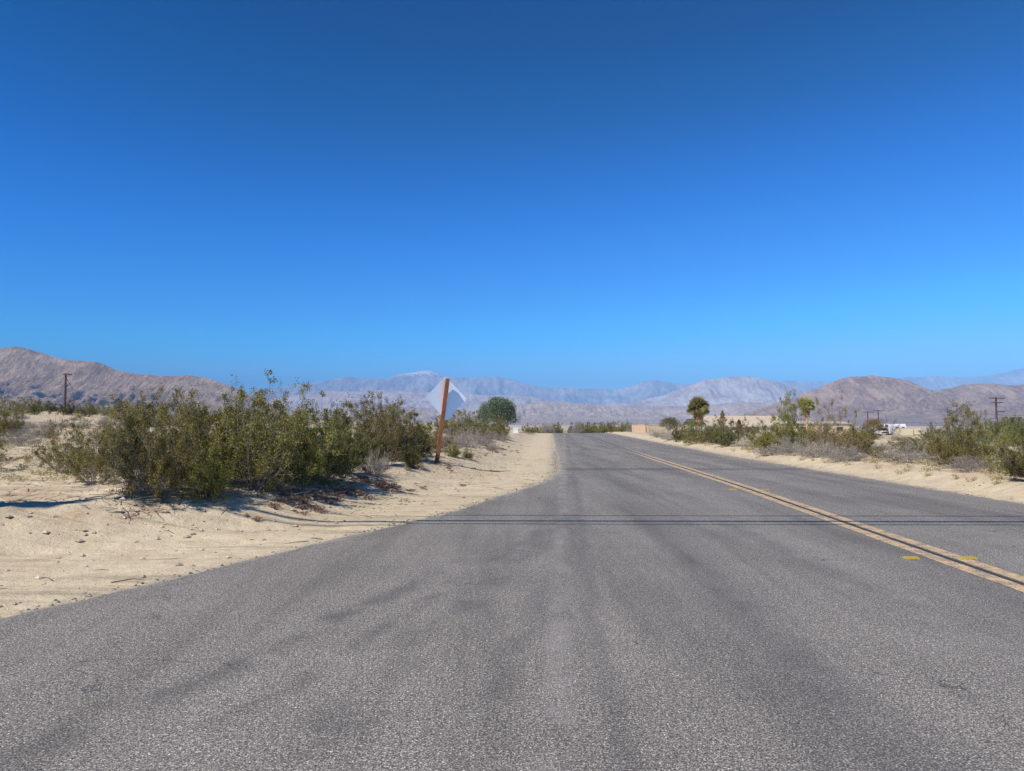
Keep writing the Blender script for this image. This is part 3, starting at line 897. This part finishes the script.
# ------------------------------------------------------------------ sign on leaning post
M['timber'] = None
m, nt, b = mat('weathered_redwood', .8, .2); q = N(nt)
gr = q.noise(9, 5, .7, q.mapping((4, 4, .35)))
q.l(q.ramp(gr, [(.3, (.13, .05, .03)), (.5, (.235, .095, .048)), (.72, (.32, .145, .075))]), b.inputs['Base Color']); q.bump(gr, .5, .01, b)
M['timber'] = m
m, nt, b = mat('bare_aluminium', .45, .5); q = N(nt)
b.inputs['Metallic'].default_value = .2
q.l(q.ramp(q.noise(6, 4), [(.3, (.88, .93, .96)), (.7, (.94, .96, .98))]), b.inputs['Base Color'])
q.l(q.ramp(q.noise(4, 4), [(.3, .38), (.7, .5)]), b.inputs['Roughness'])
M['alu'] = m
M['rivet'] = simple('zinc_bolt', (.4, .4, .4), .4, .1, 20, metal=1)

sx, sy = hit(436.5, 463)
sg = thing('warning_sign', (sx, sy, Hs(sx, sy) - .05), 'blank silver diamond sign seen from behind on a leaning red-brown timber post', 'road sign')
ph = EYE + (HOR - 378.5) / F * sy - Hs(sx, sy) + .05
lean = (447.3 - 436.5) / F * sy / ph
sg.rotation_euler = (0, math.atan(lean) , 0)
plen = ph / math.cos(math.atan(lean))
mb = MB(); mb.box(-.066, .066, -.07, .07, -.3, plen, .004)
post = mb.build('post', M['timber'], sg)
post.rotation_euler = (0, 0, math.radians(12))
bv = post.modifiers.new('bevel', 'BEVEL'); bv.width = .008; bv.segments = 2
side = 1.03; R_ = side / math.sqrt(2); cr = .05
V = []; Fc = []
nn = 14
# slightly bowed square sheet with rounded corners, thickness 3 mm
grid = {}
for i in range(nn + 1):
    for j in range(nn + 1):
        u = -side / 2 + side * i / nn; w = -side / 2 + side * j / nn
        au, aw = abs(u), abs(w)
        if i in (0, nn) and j in (0, nn): u *= .965; w *= .965
        xx_ = (u - w) / math.sqrt(2); zz_ = (u + w) / math.sqrt(2)
        bow = -.035 * (xx_ / R_) ** 2 - .012 * (zz_ / R_) ** 2 * (1 if zz_ < 0 else .3) + .01 * xx_ / R_
        grid[i, j] = len(V); V.append((xx_, bow, zz_))
off = len(V)
V += [(a, b_ + .004, c_) for a, b_, c_ in V]
for i in range(nn):
    for j in range(nn):
        a, b_, c_, d_ = grid[i, j], grid[i + 1, j], grid[i + 1, j + 1], grid[i, j + 1]
        Fc.append((a, d_, c_, b_)); Fc.append((a + off, b_ + off, c_ + off, d_ + off))
for i in range(nn):
    for (p_, q_) in (((i, 0), (i + 1, 0)), ((i + 1, nn), (i, nn)), ((0, i + 1), (0, i)), ((nn, i), (nn, i + 1))):
        Fc.append((grid[p_], grid[q_], grid[q_] + off, grid[p_] + off))
pn = mesh_obj('sign_panel', V, Fc, M['alu'], sg, smooth=False)
yaw = math.radians(29)
pn.rotation_euler = (math.radians(-9), -math.atan(lean) * .75, yaw)
pn.location = (.02, .10, plen - R_ + .09)
for dz in (.35, -.3):
    bt = MB().tube([(0, -.09, plen - R_ + dz), (0, .12, plen - R_ + dz)], [.012, .012], 6).build('bolt', M['rivet'], sg)

# ------------------------------------------------------------------ raised road markers
M['marker'] = simple('yellow_marker', (.36, .27, .03), .4, .12, 30, .5)
M['lens'] = simple('amber_lens', (.36, .25, .02), .15, .05, 60, .6)


def marker(x, y, label):
    o = thing('road_reflector', (x, y, 0.0), label, 'road marker', 'raised yellow markers beside the double line')
    mb = MB()
    mb.add([(-.08, -.065, .001), (.08, -.065, .001), (.08, .065, .001), (-.08, .065, .001),
            (-.068, -.03, .024), (.068, -.03, .024), (.068, .03, .024), (-.068, .03, .024)],
           [(4, 5, 6, 7), (0, 1, 5, 4), (1, 2, 6, 5), (2, 3, 7, 6), (3, 0, 4, 7)])
    mb.build('body', M['marker'], o)
    MB().add([(-.055, -.0635, .006), (.055, -.0635, .006), (.055, -.036, .0235), (-.055, -.036, .0235)], [(0, 1, 2, 3)]).build('lens', M['lens'], o)


for (px, py, lab) in ((911, 558.5, 'yellow raised marker left of the double line, nearest the camera'),
                      (968, 558.5, 'yellow raised marker right of the double line, nearest the camera'),
                      (733, 489.8, 'faded raised marker left of the double line, past the wire shadows'),
                      (765, 490.4, 'faded raised marker right of the double line, past the wire shadows')):
    a, dy, dz = ray(px, py); t = -EYE / dz
    marker(a * t, dy * t, lab)

# ------------------------------------------------------------------ utility poles and wires
M['pole'] = simple('creosoted_pole', (.10, .055, .045), .85, .3, 6)
M['wire'] = simple('black_cable', (.02, .02, .02), .6, .1, 6)
M['insul'] = simple('grey_insulator', (.25, .25, .25), .3, .1, 6)


def upole(name, x, y, h, label, arms, rz=0.0, r=.15, group=None, extra=None, at_=.11):
    z0 = Hs(x, y) - .1
    o = thing(name, (x, y, z0), label, 'utility pole', group, rz)
    MB().tube([(0, 0, 0), (0, 0, h * .5), (0, 0, h)], [r, r * .85, r * .65], 10).build('shaft', M['pole'], o)
    for (z, x0, x1) in arms:
        ar = MB().box(x0, x1, -r - .1, -r + .01, z - at_, z + at_).build('crossarm', M['pole'], o)
        for k in range(3):
            xi = x0 + .1 + (x1 - x0 - .2) * k / 2
            MB().tube([(xi, -r - .045, z + .06), (xi, -r - .045, z + .13), (xi, -r - .045, z + .22)], [.035, .06, .03], 6).build('insulator', M['insul'], ar)
    if extra: extra(o)
    return o


def rig(o):
    MB().tube([(.25, -.1, 8.9), (.8, -.1, 8.2), (1.5, -.1, 7.4)], [.05, .05, .04], 5).build('brace', M['pole'], o)


def transformer(o):
    MB().tube([(.35, -.1, 5.6), (.35, -.1, 5.65), (.35, -.1, 6.4), (.35, -.1, 6.5)], [.1, .22, .22, .08], 10).build('transformer', M['insul'], o)


x, y = at(65.5, 120); hp = EYE + (HOR - 373) / F * 120 - Hs(x, y) + .1
upole('utility_pole', x, y, hp, 'lone dark utility pole on the left plain before the brown mountain', [(hp - .25, -.3, 1.1)], r=.2,
      extra=lambda o: MB().tube([(.2, -.15, hp - .9), (.6, -.15, hp - 1.5), (1.2, -.15, hp - 2.4)], [.06, .05, .04], 5).build('brace', M['pole'], o))
x, y = at(995.5, 180); hp = EYE + (HOR - 397) / F * 180 - Hs(x, y) + .1
PR = (x, y, hp)
upole('utility_pole', x, y, hp, 'tall dark utility pole with three crossarms at the right edge', [(hp - .3, -2.0, 2.0), (hp - 1.35, -1.4, 1.5), (hp - 3.5, -.1, 1.8)], r=.3, extra=lambda o: (
    MB().tube([(-.5, -.3, hp - 6.2), (-.5, -.3, hp - 5.4)], [.3, .3], 8).build('transformer', M['insul'], o)))
ends = []
for px, top, lab in ((867, 411.5, 'small far utility pole, left of the pair behind the olive tree'), (877.5, 410, 'small far utility pole, right of the pair above the motorhome')):
    x, y = at(px, 300); hp2 = EYE + (HOR - top) / F * 300 - Hs(x, y) + .1
    upole('utility_pole', x, y, hp2, lab, [(hp2 - .3, -2.2, 2.2)], r=.28)
    ends.append((x, y, Hs(x, y) + hp2))


def cable(name, a, b, sag, r, label, group, m=None):
    n = 24; P = []
    a = np.array(a, float); b = np.array(b, float)
    for i in range(n + 1):
        t = i / n; p = a + (b - a) * t; p[2] -= sag * 4 * t * (1 - t); P.append(p)
    o = MB().tube(P, [r] * (n + 1), 5).build(name, m or M['wire'], None, True)
    return tag(o, label, 'cable', group)


zr = Hs(PR[0], PR[1]) + PR[2]
cable('power_line', (PR[0], PR[1] - .4, zr - 5.2), (ends[1][0], ends[1][1], ends[1][2] - 3.5), 1.6, .035, 'thin wire running low from the right utility pole to the far pole pair', 'wires on the right plain')
cable('power_line', (PR[0], PR[1] - .4, zr - 4.4), (PR[0] + 110, PR[1] - 12, zr - 4.6), 1.2, .035, 'thin wire leaving the right utility pole towards the picture edge', 'wires on the right plain')

# overhead line that crosses the road just above the frame: pole left of the frame, three wires
SUN_EL = math.radians(50); SH_AZ = math.radians(42)      # shadows fall to the right and away
k = 1 / math.tan(SUN_EL)
HP = 11.0
tx_, ty_ = hit(152, 494)
zt_ = Hs(tx_, ty_)
pxb, pyb = tx_ - (HP - .0) * k * math.cos(SH_AZ), ty_ - HP * k * math.sin(SH_AZ)
base_z = zt_
print('POLE', tx_, ty_, zt_, pxb, pyb)
upole('utility_pole', pxb, pyb, HP + .2, 'roadside utility pole left of the view whose shadow lies on the sand', [(HP - .2, -.12, 1.2)], rz=math.radians(90), r=.25, at_=.05)
qx, qy = 34.0, pyb + .1
zq = Hs(qx, qy)
upole('utility_pole', qx, qy, HP + .2, 'roadside utility pole right of the view carrying the crossing wires', [(HP - .2, -.12, 1.2)], rz=math.radians(90), r=.25, at_=.05)
for dz, r, lab in ((0.0, .03, 'thin overhead wire crossing the road, topmost of three'), (-1.3, .06, 'thick overhead cable crossing the road, middle of three'), (-1.95, .03, 'thin overhead wire crossing the road, lowest of three')):
    cable('power_line', (pxb, pyb + 1.05, base_z + HP + dz), (qx, qy + 1.15, zq + HP + dz), .5, r, lab, 'overhead wires crossing the road')

# ------------------------------------------------------------------ buildings on the right
def stucco(name, c): return simple(name, c, .9, .08, 1.5, .1)


M['cream'] = stucco('cream_stucco', (.62, .50, .32)); M['pink'] = stucco('pink_block', (.52, .36, .24)); M['white'] = simple('white_paint', (.72, .72, .70), .5, .06, 3)
M['tanroof'] = simple('tan_roof', (.45, .375, .285), .9, .12, 2); M['stucco'] = stucco('white_stucco', (.66, .58, .47)); M['glass'] = simple('dark_glass', (.02, .024, .03), .08, .1, 2, .6)
M['dkroof'] = simple('dark_blue_roof', (.035, .045, .07), .6, .2, 2); M['tyre'] = simple('tyre', (.02, .02, .02), .8, .1, 5); M['tank'] = simple('pale_yellow_paint', (.68, .57, .38), .6, .08, 2)
M['frame'] = simple('window_frame', (.5, .48, .45), .6, .05, 3)


def gable(px0, px1, d, depth, eave, ridge, name, label, wallm, roofm, windows, base=None, over=.5, hip=2.5):
    x0, _ = at(px0, d); x1, _ = at(px1, d); z0 = (base if base is not None else Hs((x0 + x1) / 2, d)) - .3
    o = thing(name, ((x0 + x1) / 2, d + depth / 2, z0), label, 'house')
    hw = (x1 - x0) / 2; hd = depth / 2
    MB().box(-hw, hw, -hd, hd, 0, eave + .3).build('wall', wallm, o)
    e, r = eave + .3, ridge + .3
    a, c = hw + over, hd + over
    MB().add([(-a, -c, e), (a, -c, e), (a, c, e), (-a, c, e), (-a + hip, 0, r), (a - hip, 0, r),
              (-a, -c, e - .15), (a, -c, e - .15), (a, c, e - .15), (-a, c, e - .15)],
             [(0, 1, 5, 4), (1, 2, 5), (2, 3, 4, 5), (3, 0, 4), (6, 7, 1, 0), (7, 8, 2, 1), (8, 9, 3, 2), (9, 6, 0, 3), (9, 8, 7, 6)]).build('roof', roofm, o)
    for (wx, wz, ww, wh, door) in windows:
        nm = 'door' if door else 'window'
        f = MB().box(wx - ww / 2, wx + ww / 2, -hd - .06, -hd + .05, wz, wz + wh).build(nm, M['frame'] if not door else M['pole'], o)
        if not door:
            MB().box(wx - ww / 2 + .08, wx + ww / 2 - .08, -hd - .075, -hd - .062, wz + .08, wz + wh - .08).build('pane', M['glass'], f)
    return o


gable(704, 792, 190, 12, 2.55, 5.3, 'ranch_house', 'long low ranch house with broad tan roof behind the palm and bushes', M['stucco'], M['tanroof'],
      [(-7, 1.2, 1.6, 1.3, 0), (-2.6, 1.2, 1.6, 1.3, 0), (-.6, .3, 1.0, 2.1, 1), (-1.0 + .2, 3.0, .01, .01, 1)][:3] + [(-.3 + .6, 1.1, 1.3, 1.5, 0), (2.0, 1.1, 1.3, 1.5, 0), (6.5, 1.2, 1.8, 1.2, 0)])
gable(689, 704, 165, 5, 2.2, 3.3, 'garden_shed', 'small white shed with dark blue roof behind the fan palm', M['white'], M['dkroof'], [(-1.6, 1.0, .8, .8, 0)], hip=.3, over=.25)
gable(794, 850, 132, 8, 2.2, 2.55, 'flat_house', 'low cream building half hidden by bushes right of the thin palm', M['cream'], M['tanroof'],
      [(-3.5, 1.0, 1.1, .9, 0), (.5, .3, .9, 1.8, 1), (3, 1.0, 1.2, .9, 0)], over=.2, hip=.4)


def wall(px0, px1, d0, d1, h, m, label, name='block_wall'):
    x0, y0 = at(px0, d0); x1, y1 = at(px1, d1)
    L_ = math.hypot(x1 - x0, y1 - y0); z0 = min(Hs(x0, y0), Hs(x1, y1)) - .2
    o = thing(name, (x0, y0, z0), label, 'wall', None, math.atan2(y1 - y0, x1 - x0))
    MB().box(0, L_, -.1, .1, 0, h + .2).build('masonry', m, o)
    MB().box(-.04, L_ + .04, -.14, .14, h + .203, h + .27).build('cap', m, o)
    for k in range(int(L_ // 4) + 1):
        xx = min(k * 4.0, L_ - .2)
        MB().box(xx - .02, xx + .38, -.17, -.101, 0, h + .18).build('pilaster', m, o)


wall(632, 645.5, 150, 148, 1.55, M['pink'], 'pinkish block wall, left stretch of the wall beyond the right shoulder')
wall(646.5, 690, 147.5, 150, 1.6, M['cream'], 'long cream block wall between the pinkish wall and the small shed')

# motorhome, trailer, boxes
def motorhome():
    d = 165; x, y = at(882, d); z0 = Hs(x, y)
    o = thing('motorhome', (x, y, z0), 'white motorhome seen from the front, left of the white trailer', 'motorhome', None, math.radians(-6))
    w = 1.2
    MB().box(-w, w, .9, 7.2, .55, 2.75, .04).build('body', M['white'], o)
    MB().add([(-w + .08, -.5, 1.85), (w - .08, -.5, 1.85), (w, .9, 1.7), (-w, .9, 1.7), (-w + .08, -.3, 2.65), (w - .08, -.3, 2.65), (w, .9, 2.73), (-w, .9, 2.73)],
             [(3, 2, 1, 0), (4, 5, 6, 7), (0, 1, 5, 4), (1, 2, 6, 5), (3, 0, 4, 7)]).build('cab_over', M['white'], o)
    MB().box(-.95, .95, -1.0, .898, .5, 1.15, .03).build('hood', M['white'], o)
    cab = MB().add([(-.95, -.3, 1.151), (.95, -.3, 1.151), (.95, .89, 1.151), (-.95, .89, 1.151), (-.85, .25, 1.84), (.85, .25, 1.84), (.85, .89, 1.69), (-.85, .89, 1.69)],
                   [(4, 5, 6, 7), (0, 1, 5, 4), (1, 2, 6, 5), (3, 0, 4, 7)]).build('windscreen', M['glass'], o)
    MB().box(-.6, .6, -1.03, -1.002, .62, .95).build('grille', M['tyre'], o)
    for s in (-1, 1):
        MB().box(s * .78 - .12, s * .78 + .12, -1.03, -1.002, .68, .9).build('headlight', M['insul'], o)
        MB().box(s * .55 - .28, s * .55 + .28, -.53, -.49, 2.05, 2.45).build('window', M['glass'], o)
        for yy in (0.0, 5.6):
            MB().tube([(s * .8 - .13, yy, .38), (s * .8 + .13, yy, .38)], [.38, .38], 16).build('wheel', M['tyre'], o)


def trailer():
    d = 172; x, y = at(899, d); z0 = Hs(x, y)
    o = thing('travel_trailer', (x, y, z0), 'white travel trailer with two small rear windows, right of the motorhome', 'trailer', None, math.radians(5))
    w = 1.45; V = []; prof = [(.0, .5), (-.05, 1.0), (-.02, 2.2), (.1, 2.55), (.4, 2.7), (5.0, 2.7), (5.4, 2.4), (5.6, 1.6), (5.3, .5)]
    for sx_ in (-w, w): V += [(sx_, a, b_) for a, b_ in prof]
    n = len(prof); Fc = [tuple(range(n)), tuple(range(2 * n - 1, n - 1, -1))] + [(i, i + n, (i + 1) % n + n, (i + 1) % n) for i in range(n)]
    mesh_obj('body', V, Fc, M['white'], o)
    for s in (-1, 1):
        MB().box(s * .68 - .33, s * .68 + .33, -.1, -.04, 1.45, 2.0).build('window', M['glass'], o)
        MB().tube([(s * 1.2 - .1, 2.6, .35), (s * 1.2 + .1, 2.6, .35)], [.35, .35], 16).build('wheel', M['tyre'], o)
    MB().box(-1.2, 1.2, -.18, -.06, .4, .52).build('bumper', M['insul'], o)


motorhome(); trailer()


def crate(px, d, w, h, dep, label):
    x, y = at(px, d); z0 = Hs(x, y)
    o = thing('storage_box', (x, y, z0), label, 'container')
    MB().box(-w / 2, w / 2, 0, dep, .12, h, .0).build('body', M['tank'], o)
    MB().box(-w / 2 - .04, w / 2 + .04, -.04, dep + .04, h + .002, h + .08).build('lid', M['tank'], o)
    for s in (-1, 1):
        MB().box(s * w * .4 - .08, s * w * .4 + .08, .05, dep - .05, 0, .118).build('skid', M['pole'], o)
    for k in range(1, 4):
        MB().box(-w / 2 + w * k / 4 - .03, -w / 2 + w * k / 4 + .03, -.035, -.002, .15, h - .02).build('rib', M['tank'], o)


crate(905.4, 150, 2.7, 1.45, 1.6, 'long pale yellow storage box in front of the white trailer')
crate(916.2, 150, 1.2, 1.45, 1.4, 'short pale yellow storage box right of the long one')

# small white utility box by the left shoulder
x, y = at(515.6, 84); z0 = Hs(x, y)
o = thing('utility_box', (x, y, z0), 'small white utility box on the left shoulder in front of the round tree', 'utility box')
MB().box(-.34, .34, -.3, .3, 0, .08).build('base', M['frame'], o)
MB().box(-.28, .28, -.25, .25, .081, .58, .01).build('cabinet', M['white'], o)
MB().box(-.31, .31, -.28, .28, .581, .64, .03).build('lid', M['white'], o)

# ------------------------------------------------------------------ loose stuff
rs = np.random.RandomState(99)


def scatter(name, n, sampler, maker, m):
    V = []; Fc = []; c = 0
    pts = [sampler() for _ in range(n)]
    hz_ = H(np.array([p[0] for p in pts]), np.array([p[1] for p in pts]))
    for (x, y), z_ in zip(pts, hz_):
        a, f = maker(x, y, float(z_)); V += a; Fc += [tuple(i + c for i in ff) for ff in f]; c += len(a)
    return tag(mesh_obj(name, V, Fc, m), kind='stuff')


OC = [(1, 0, 0), (-1, 0, 0), (0, 1, 0), (0, -1, 0), (0, 0, 1), (0, 0, -1)]
OF = [(0, 2, 4), (2, 1, 4), (1, 3, 4), (3, 0, 4), (2, 0, 5), (1, 2, 5), (3, 1, 5), (0, 3, 5)]


def stone(lo, hi):
    def f(x, y, z):
        s = lo + (hi - lo) * rs.rand() ** 4; a = rs.rand() * 6.28; k = rs.uniform(.6, 1.2, 6)
        V = []
        for i, (p, q_, r) in enumerate(OC):
            V.append((x + s * k[i] * (p * math.cos(a) - q_ * math.sin(a)), y + s * k[i] * (p * math.sin(a) + q_ * math.cos(a)), z + s * .55 * k[i] * r + s * .2))
        return V, OF
    return f


def s_edge_left():
    y = rs.uniform(4, 45) ** 1.0
    return float(XL(y) + .1 * rs.normal() - .12), y


def s_edge_right():
    y = rs.uniform(9, 60)
    return float(XR(y) + .1 * rs.normal() + .15), y


def s_sand():
    while True:
        y = rs.uniform(5.5, 34); x = rs.uniform(-16, 3)
        if x < XL(y) - .1: return x, y


def s_sand_r():
    y = rs.uniform(12, 60); return float(XR(y) + .2 + abs(rs.normal()) * 1.6), y


M['stone'] = simple('sandy_stone', (.42, .35, .26), .9, .45, 2.5)
M['stone_dark'] = simple('asphalt_crumb', (.16, .145, .13), .9, .5, 3)
scatter('gravel', 2600, s_edge_left, stone(.005, .028), M['stone_dark'])
scatter('gravel', 1500, s_edge_right, stone(.005, .028), M['stone_dark'])
scatter('gravel', 5200, s_sand, stone(.006, .05), M['stone'])
scatter('gravel', 1500, s_sand_r, stone(.008, .05), M['stone'])


def tuft(h, w):
    def f(x, y, z):
        V = []; Fc = []
        for k in range(26):
            a = rs.rand() * 6.28; r = w * rs.rand() ** .6; e = h * rs.uniform(.3, 1)
            px_, py_ = x + .25 * r * math.cos(a), y + .25 * r * math.sin(a)
            qx_, qy_ = x + r * math.cos(a), y + r * math.sin(a); c = len(V)
            t_ = .006
            V += [(px_ - t_, py_, z - .01), (px_ + t_, py_, z - .01), (qx_, qy_, z + e)]
            Fc.append((c, c + 1, c + 2))
            for q_ in range(3):
                t = rs.uniform(.4, 1); c = len(V); bx, by, bz = px_ + (qx_ - px_) * t, py_ + (qy_ - py_) * t, z + e * t
                V += [(bx, by, bz), (bx + rs.uniform(-.03, .03), by + rs.uniform(-.03, .03), bz + .015), (bx + rs.uniform(-.03, .03), by + rs.uniform(-.02, .02), bz + .03)]
                Fc.append((c, c + 1, c + 2))
        return V, Fc
    return f


M['weed'] = leaf_mat('dry_red_weeds', [(.2, .12, .08), (.28, .17, .11), (.36, .24, .16), (.42, .31, .22)], .1)
M['straw'] = leaf_mat('straw_weeds', [(.3, .22, .12), (.38, .3, .17), (.45, .37, .23), (.5, .42, .28)], .1)
spots = [hit(a, b_) for a, b_ in ((290, 492), (305, 497), (325, 499), (300, 506), (345, 491), (352, 493), (338, 486), (318, 487), (375, 486), (384, 484), (366, 480), (395, 487), (280, 500), (497, 453), (505, 450))]


def s_weed():
    c = spots[rs.randint(len(spots))]
    return c[0] + rs.normal() * .22, c[1] + rs.normal() * .3


scatter('dry_weeds', 130, s_weed, tuft(.045, .15), M['weed'])


def s_bank():
    y = 10 + 45 * rs.rand() ** 1.3
    x = float(XB(y)) - abs(rs.normal()) * 2.2 + .3
    return x, y


def s_bank_r():
    y = rs.uniform(13, 70); return float(XR(y) + 1 + abs(rs.normal()) * 1.8), y


def s_wild():
    px = rs.uniform(-30, 140); d = rs.uniform(15, 60); return at(px, d)


scatter('dry_weeds', 26, s_bank, tuft(.05, .10), M['weed'])
scatter('dry_weeds', 300, s_bank_r, tuft(.14, .2), M['straw'])
scatter('dry_weeds', 420, s_wild, tuft(.12, .2), M['straw'])


def twig(x, y, z):
    a = rs.rand() * 6.28; L = rs.uniform(.08, .45); w = rs.uniform(.003, .008); e = rs.uniform(.0, .06)
    dx, dy = math.cos(a), math.sin(a); k = rs.uniform(-.3, .3)
    pts = [(x, y, z + .004), (x + dx * L * .5 - dy * k * L, y + dy * L * .5 + dx * k * L, z + e * .7 + .006), (x + dx * L, y + dy * L, z + e + .004)]
    m_ = MB().tube(pts, [w, w * .8, w * .4], 3, False)
    return m_.v, m_.f


def s_foot():
    y = 11 + 30 * rs.rand() ** 1.4
    return float(XB(y)) - 1.1 - abs(rs.normal()) * 1.6, y


def s_foot_r():
    y = rs.uniform(13, 60); return float(XR(y) + 2.2 + abs(rs.normal()) * 1.6), y


scatter('plant_litter', 1500, s_foot, twig, M['stem'])
scatter('plant_litter', 900, s_foot_r, twig, M['stem'])
scatter('plant_litter', 350, s_sand, twig, M['stem_dark'])
scatter('gravel', 2200, s_bank, stone(.01, .07), M['stone'])


# distant low scrub on the plain past the named bushes
def scrub(name, n, fx, seed):
    rs2 = np.random.RandomState(seed); P = []
    pts = [fx(rs2) for _ in range(n)]
    hz_ = H(np.array([p[0] for p in pts]), np.array([p[1] for p in pts]))
    for (x, y), z in zip(pts, hz_):
        h = rs2.uniform(.8, 2.0); w = rs2.uniform(.8, 1.6)
        k = 60; v = rs2.normal(size=(k, 3)) * np.array([w * .45, w * .45, h * .3]) + np.array([x, y, z + h * .5]); P.append(v)
    V, Fq = leaves_mesh(np.concatenate(P), rs2, .3, .6, .5)
    return tag(mesh_obj(name, V, Fq, M['olive']), kind='stuff')


scrub('scrub', 900, lambda r: at(r.uniform(-60, 1100), 165 + 900 * r.rand() ** 1.6 + (60 if True else 0)), 5)

# ------------------------------------------------------------------ air
m = bpy.data.materials.new('haze_air'); m.use_nodes = True
nt = m.node_tree
for n_ in list(nt.nodes):
    if n_.type != 'OUTPUT_MATERIAL': nt.nodes.remove(n_)
vol = nt.nodes.new('ShaderNodeVolumePrincipled')
vol.inputs['Color'].default_value = (.28, .6, 1.0, 1)
vol.inputs['Density'].default_value = 6.3e-5
vol.inputs['Anisotropy'].default_value = -.4
nt.links.new(vol.outputs[0], nt.nodes['Material Output'].inputs['Volume'])
m.cycles.homogeneous_volume = True if hasattr(m, 'cycles') else None
hz = MB().box(-26000, 26000, -200, 29000, -60, 1640).build('haze', m)
tag(hz, kind='stuff')

# ------------------------------------------------------------------ light
w = bpy.data.worlds.new('World'); SC.world = w; w.use_nodes = True
nt = w.node_tree; bg = nt.nodes['Background']
sky = nt.nodes.new('ShaderNodeTexSky'); sky.sky_type = 'NISHITA'; sky.sun_disc = False
sun_x, sun_y = -math.cos(SH_AZ), -math.sin(SH_AZ)
sky.sun_elevation = SUN_EL; sky.sun_rotation = math.atan2(sun_x, sun_y) % (2 * math.pi)
sky.altitude = 1500; sky.air_density = 1.0; sky.dust_density = 0.0; sky.ozone_density = 10.0
# the camera's strong blue rendering of a clean desert sky: a tone curve per channel on the Sky Texture
sc_ = nt.nodes.new('ShaderNodeVectorMath'); sc_.operation = 'SCALE'; sc_.inputs['Scale'].default_value = .1
cv = nt.nodes.new('ShaderNodeRGBCurve')
for ci, pts in enumerate(([(0, 0), (.05, .0), (.062, .0005), (.086, .005), (.144, .030), (.19, .055), (.286, .19), (.5, .38), (1, .8)],
                          [(0, 0), (.112, .038), (.138, .058), (.19, .115), (.303, .26), (.37, .385), (.51, .55), (.687, .71), (1, .92)],
                          [(0, 0), (.276, .165), (.325, .23), (.427, .46), (.60, .74), (.76, .96), (1, 1.0)])):
    c = cv.mapping.curves[ci]
    while len(c.points) < len(pts): c.points.new(.5, .5)
    for p_, q_ in zip(c.points, pts): p_.location = q_
cv.mapping.update()
bk = nt.nodes.new('ShaderNodeVectorMath'); bk.operation = 'SCALE'; bk.inputs['Scale'].default_value = 16.0 / 2 ** .4
nt.links.new(sky.outputs[0], sc_.inputs[0]); nt.links.new(sc_.outputs[0], cv.inputs['Color'])
nt.links.new(cv.outputs[0], bk.inputs[0]); nt.links.new(bk.outputs[0], bg.inputs['Color'])
bg.inputs['Strength'].default_value = .10

sl = bpy.data.lights.new('sun', 'SUN'); sl.energy = 4.4; sl.angle = math.radians(.5); sl.color = (1, .92, .80)
so = link(bpy.data.objects.new('sun', sl)); so.location = (-30, -20, 60)
so.rotation_euler = (math.pi / 2 - SUN_EL, 0, math.atan2(sun_y, sun_x) + math.pi / 2)

# ------------------------------------------------------------------ camera
cam = bpy.data.cameras.new('camera'); co = link(bpy.data.objects.new('camera', cam))
cam.sensor_width = 36; cam.lens = F / 1024 * 36; cam.clip_start = .05; cam.clip_end = 60000
co.location = (0, 0, EYE); co.rotation_euler = (math.pi / 2 + PITCH, 0, 0)
SC.camera = co
SC.view_settings.view_transform = 'Standard'; SC.view_settings.look = 'None'
SC.view_settings.exposure = .4; SC.view_settings.gamma = 1.0; SC.view_settings.use_curve_mapping = False
SC.cycles.max_bounces = 5; SC.cycles.volume_bounces = 0; SC.cycles.transparent_max_bounces = 4
SC.cycles.use_denoising = True; SC.cycles.denoiser = 'OPENIMAGEDENOISE'
SC.cycles.denoising_input_passes = 'RGB_ALBEDO_NORMAL'; SC.cycles.denoising_prefilter = 'NONE'
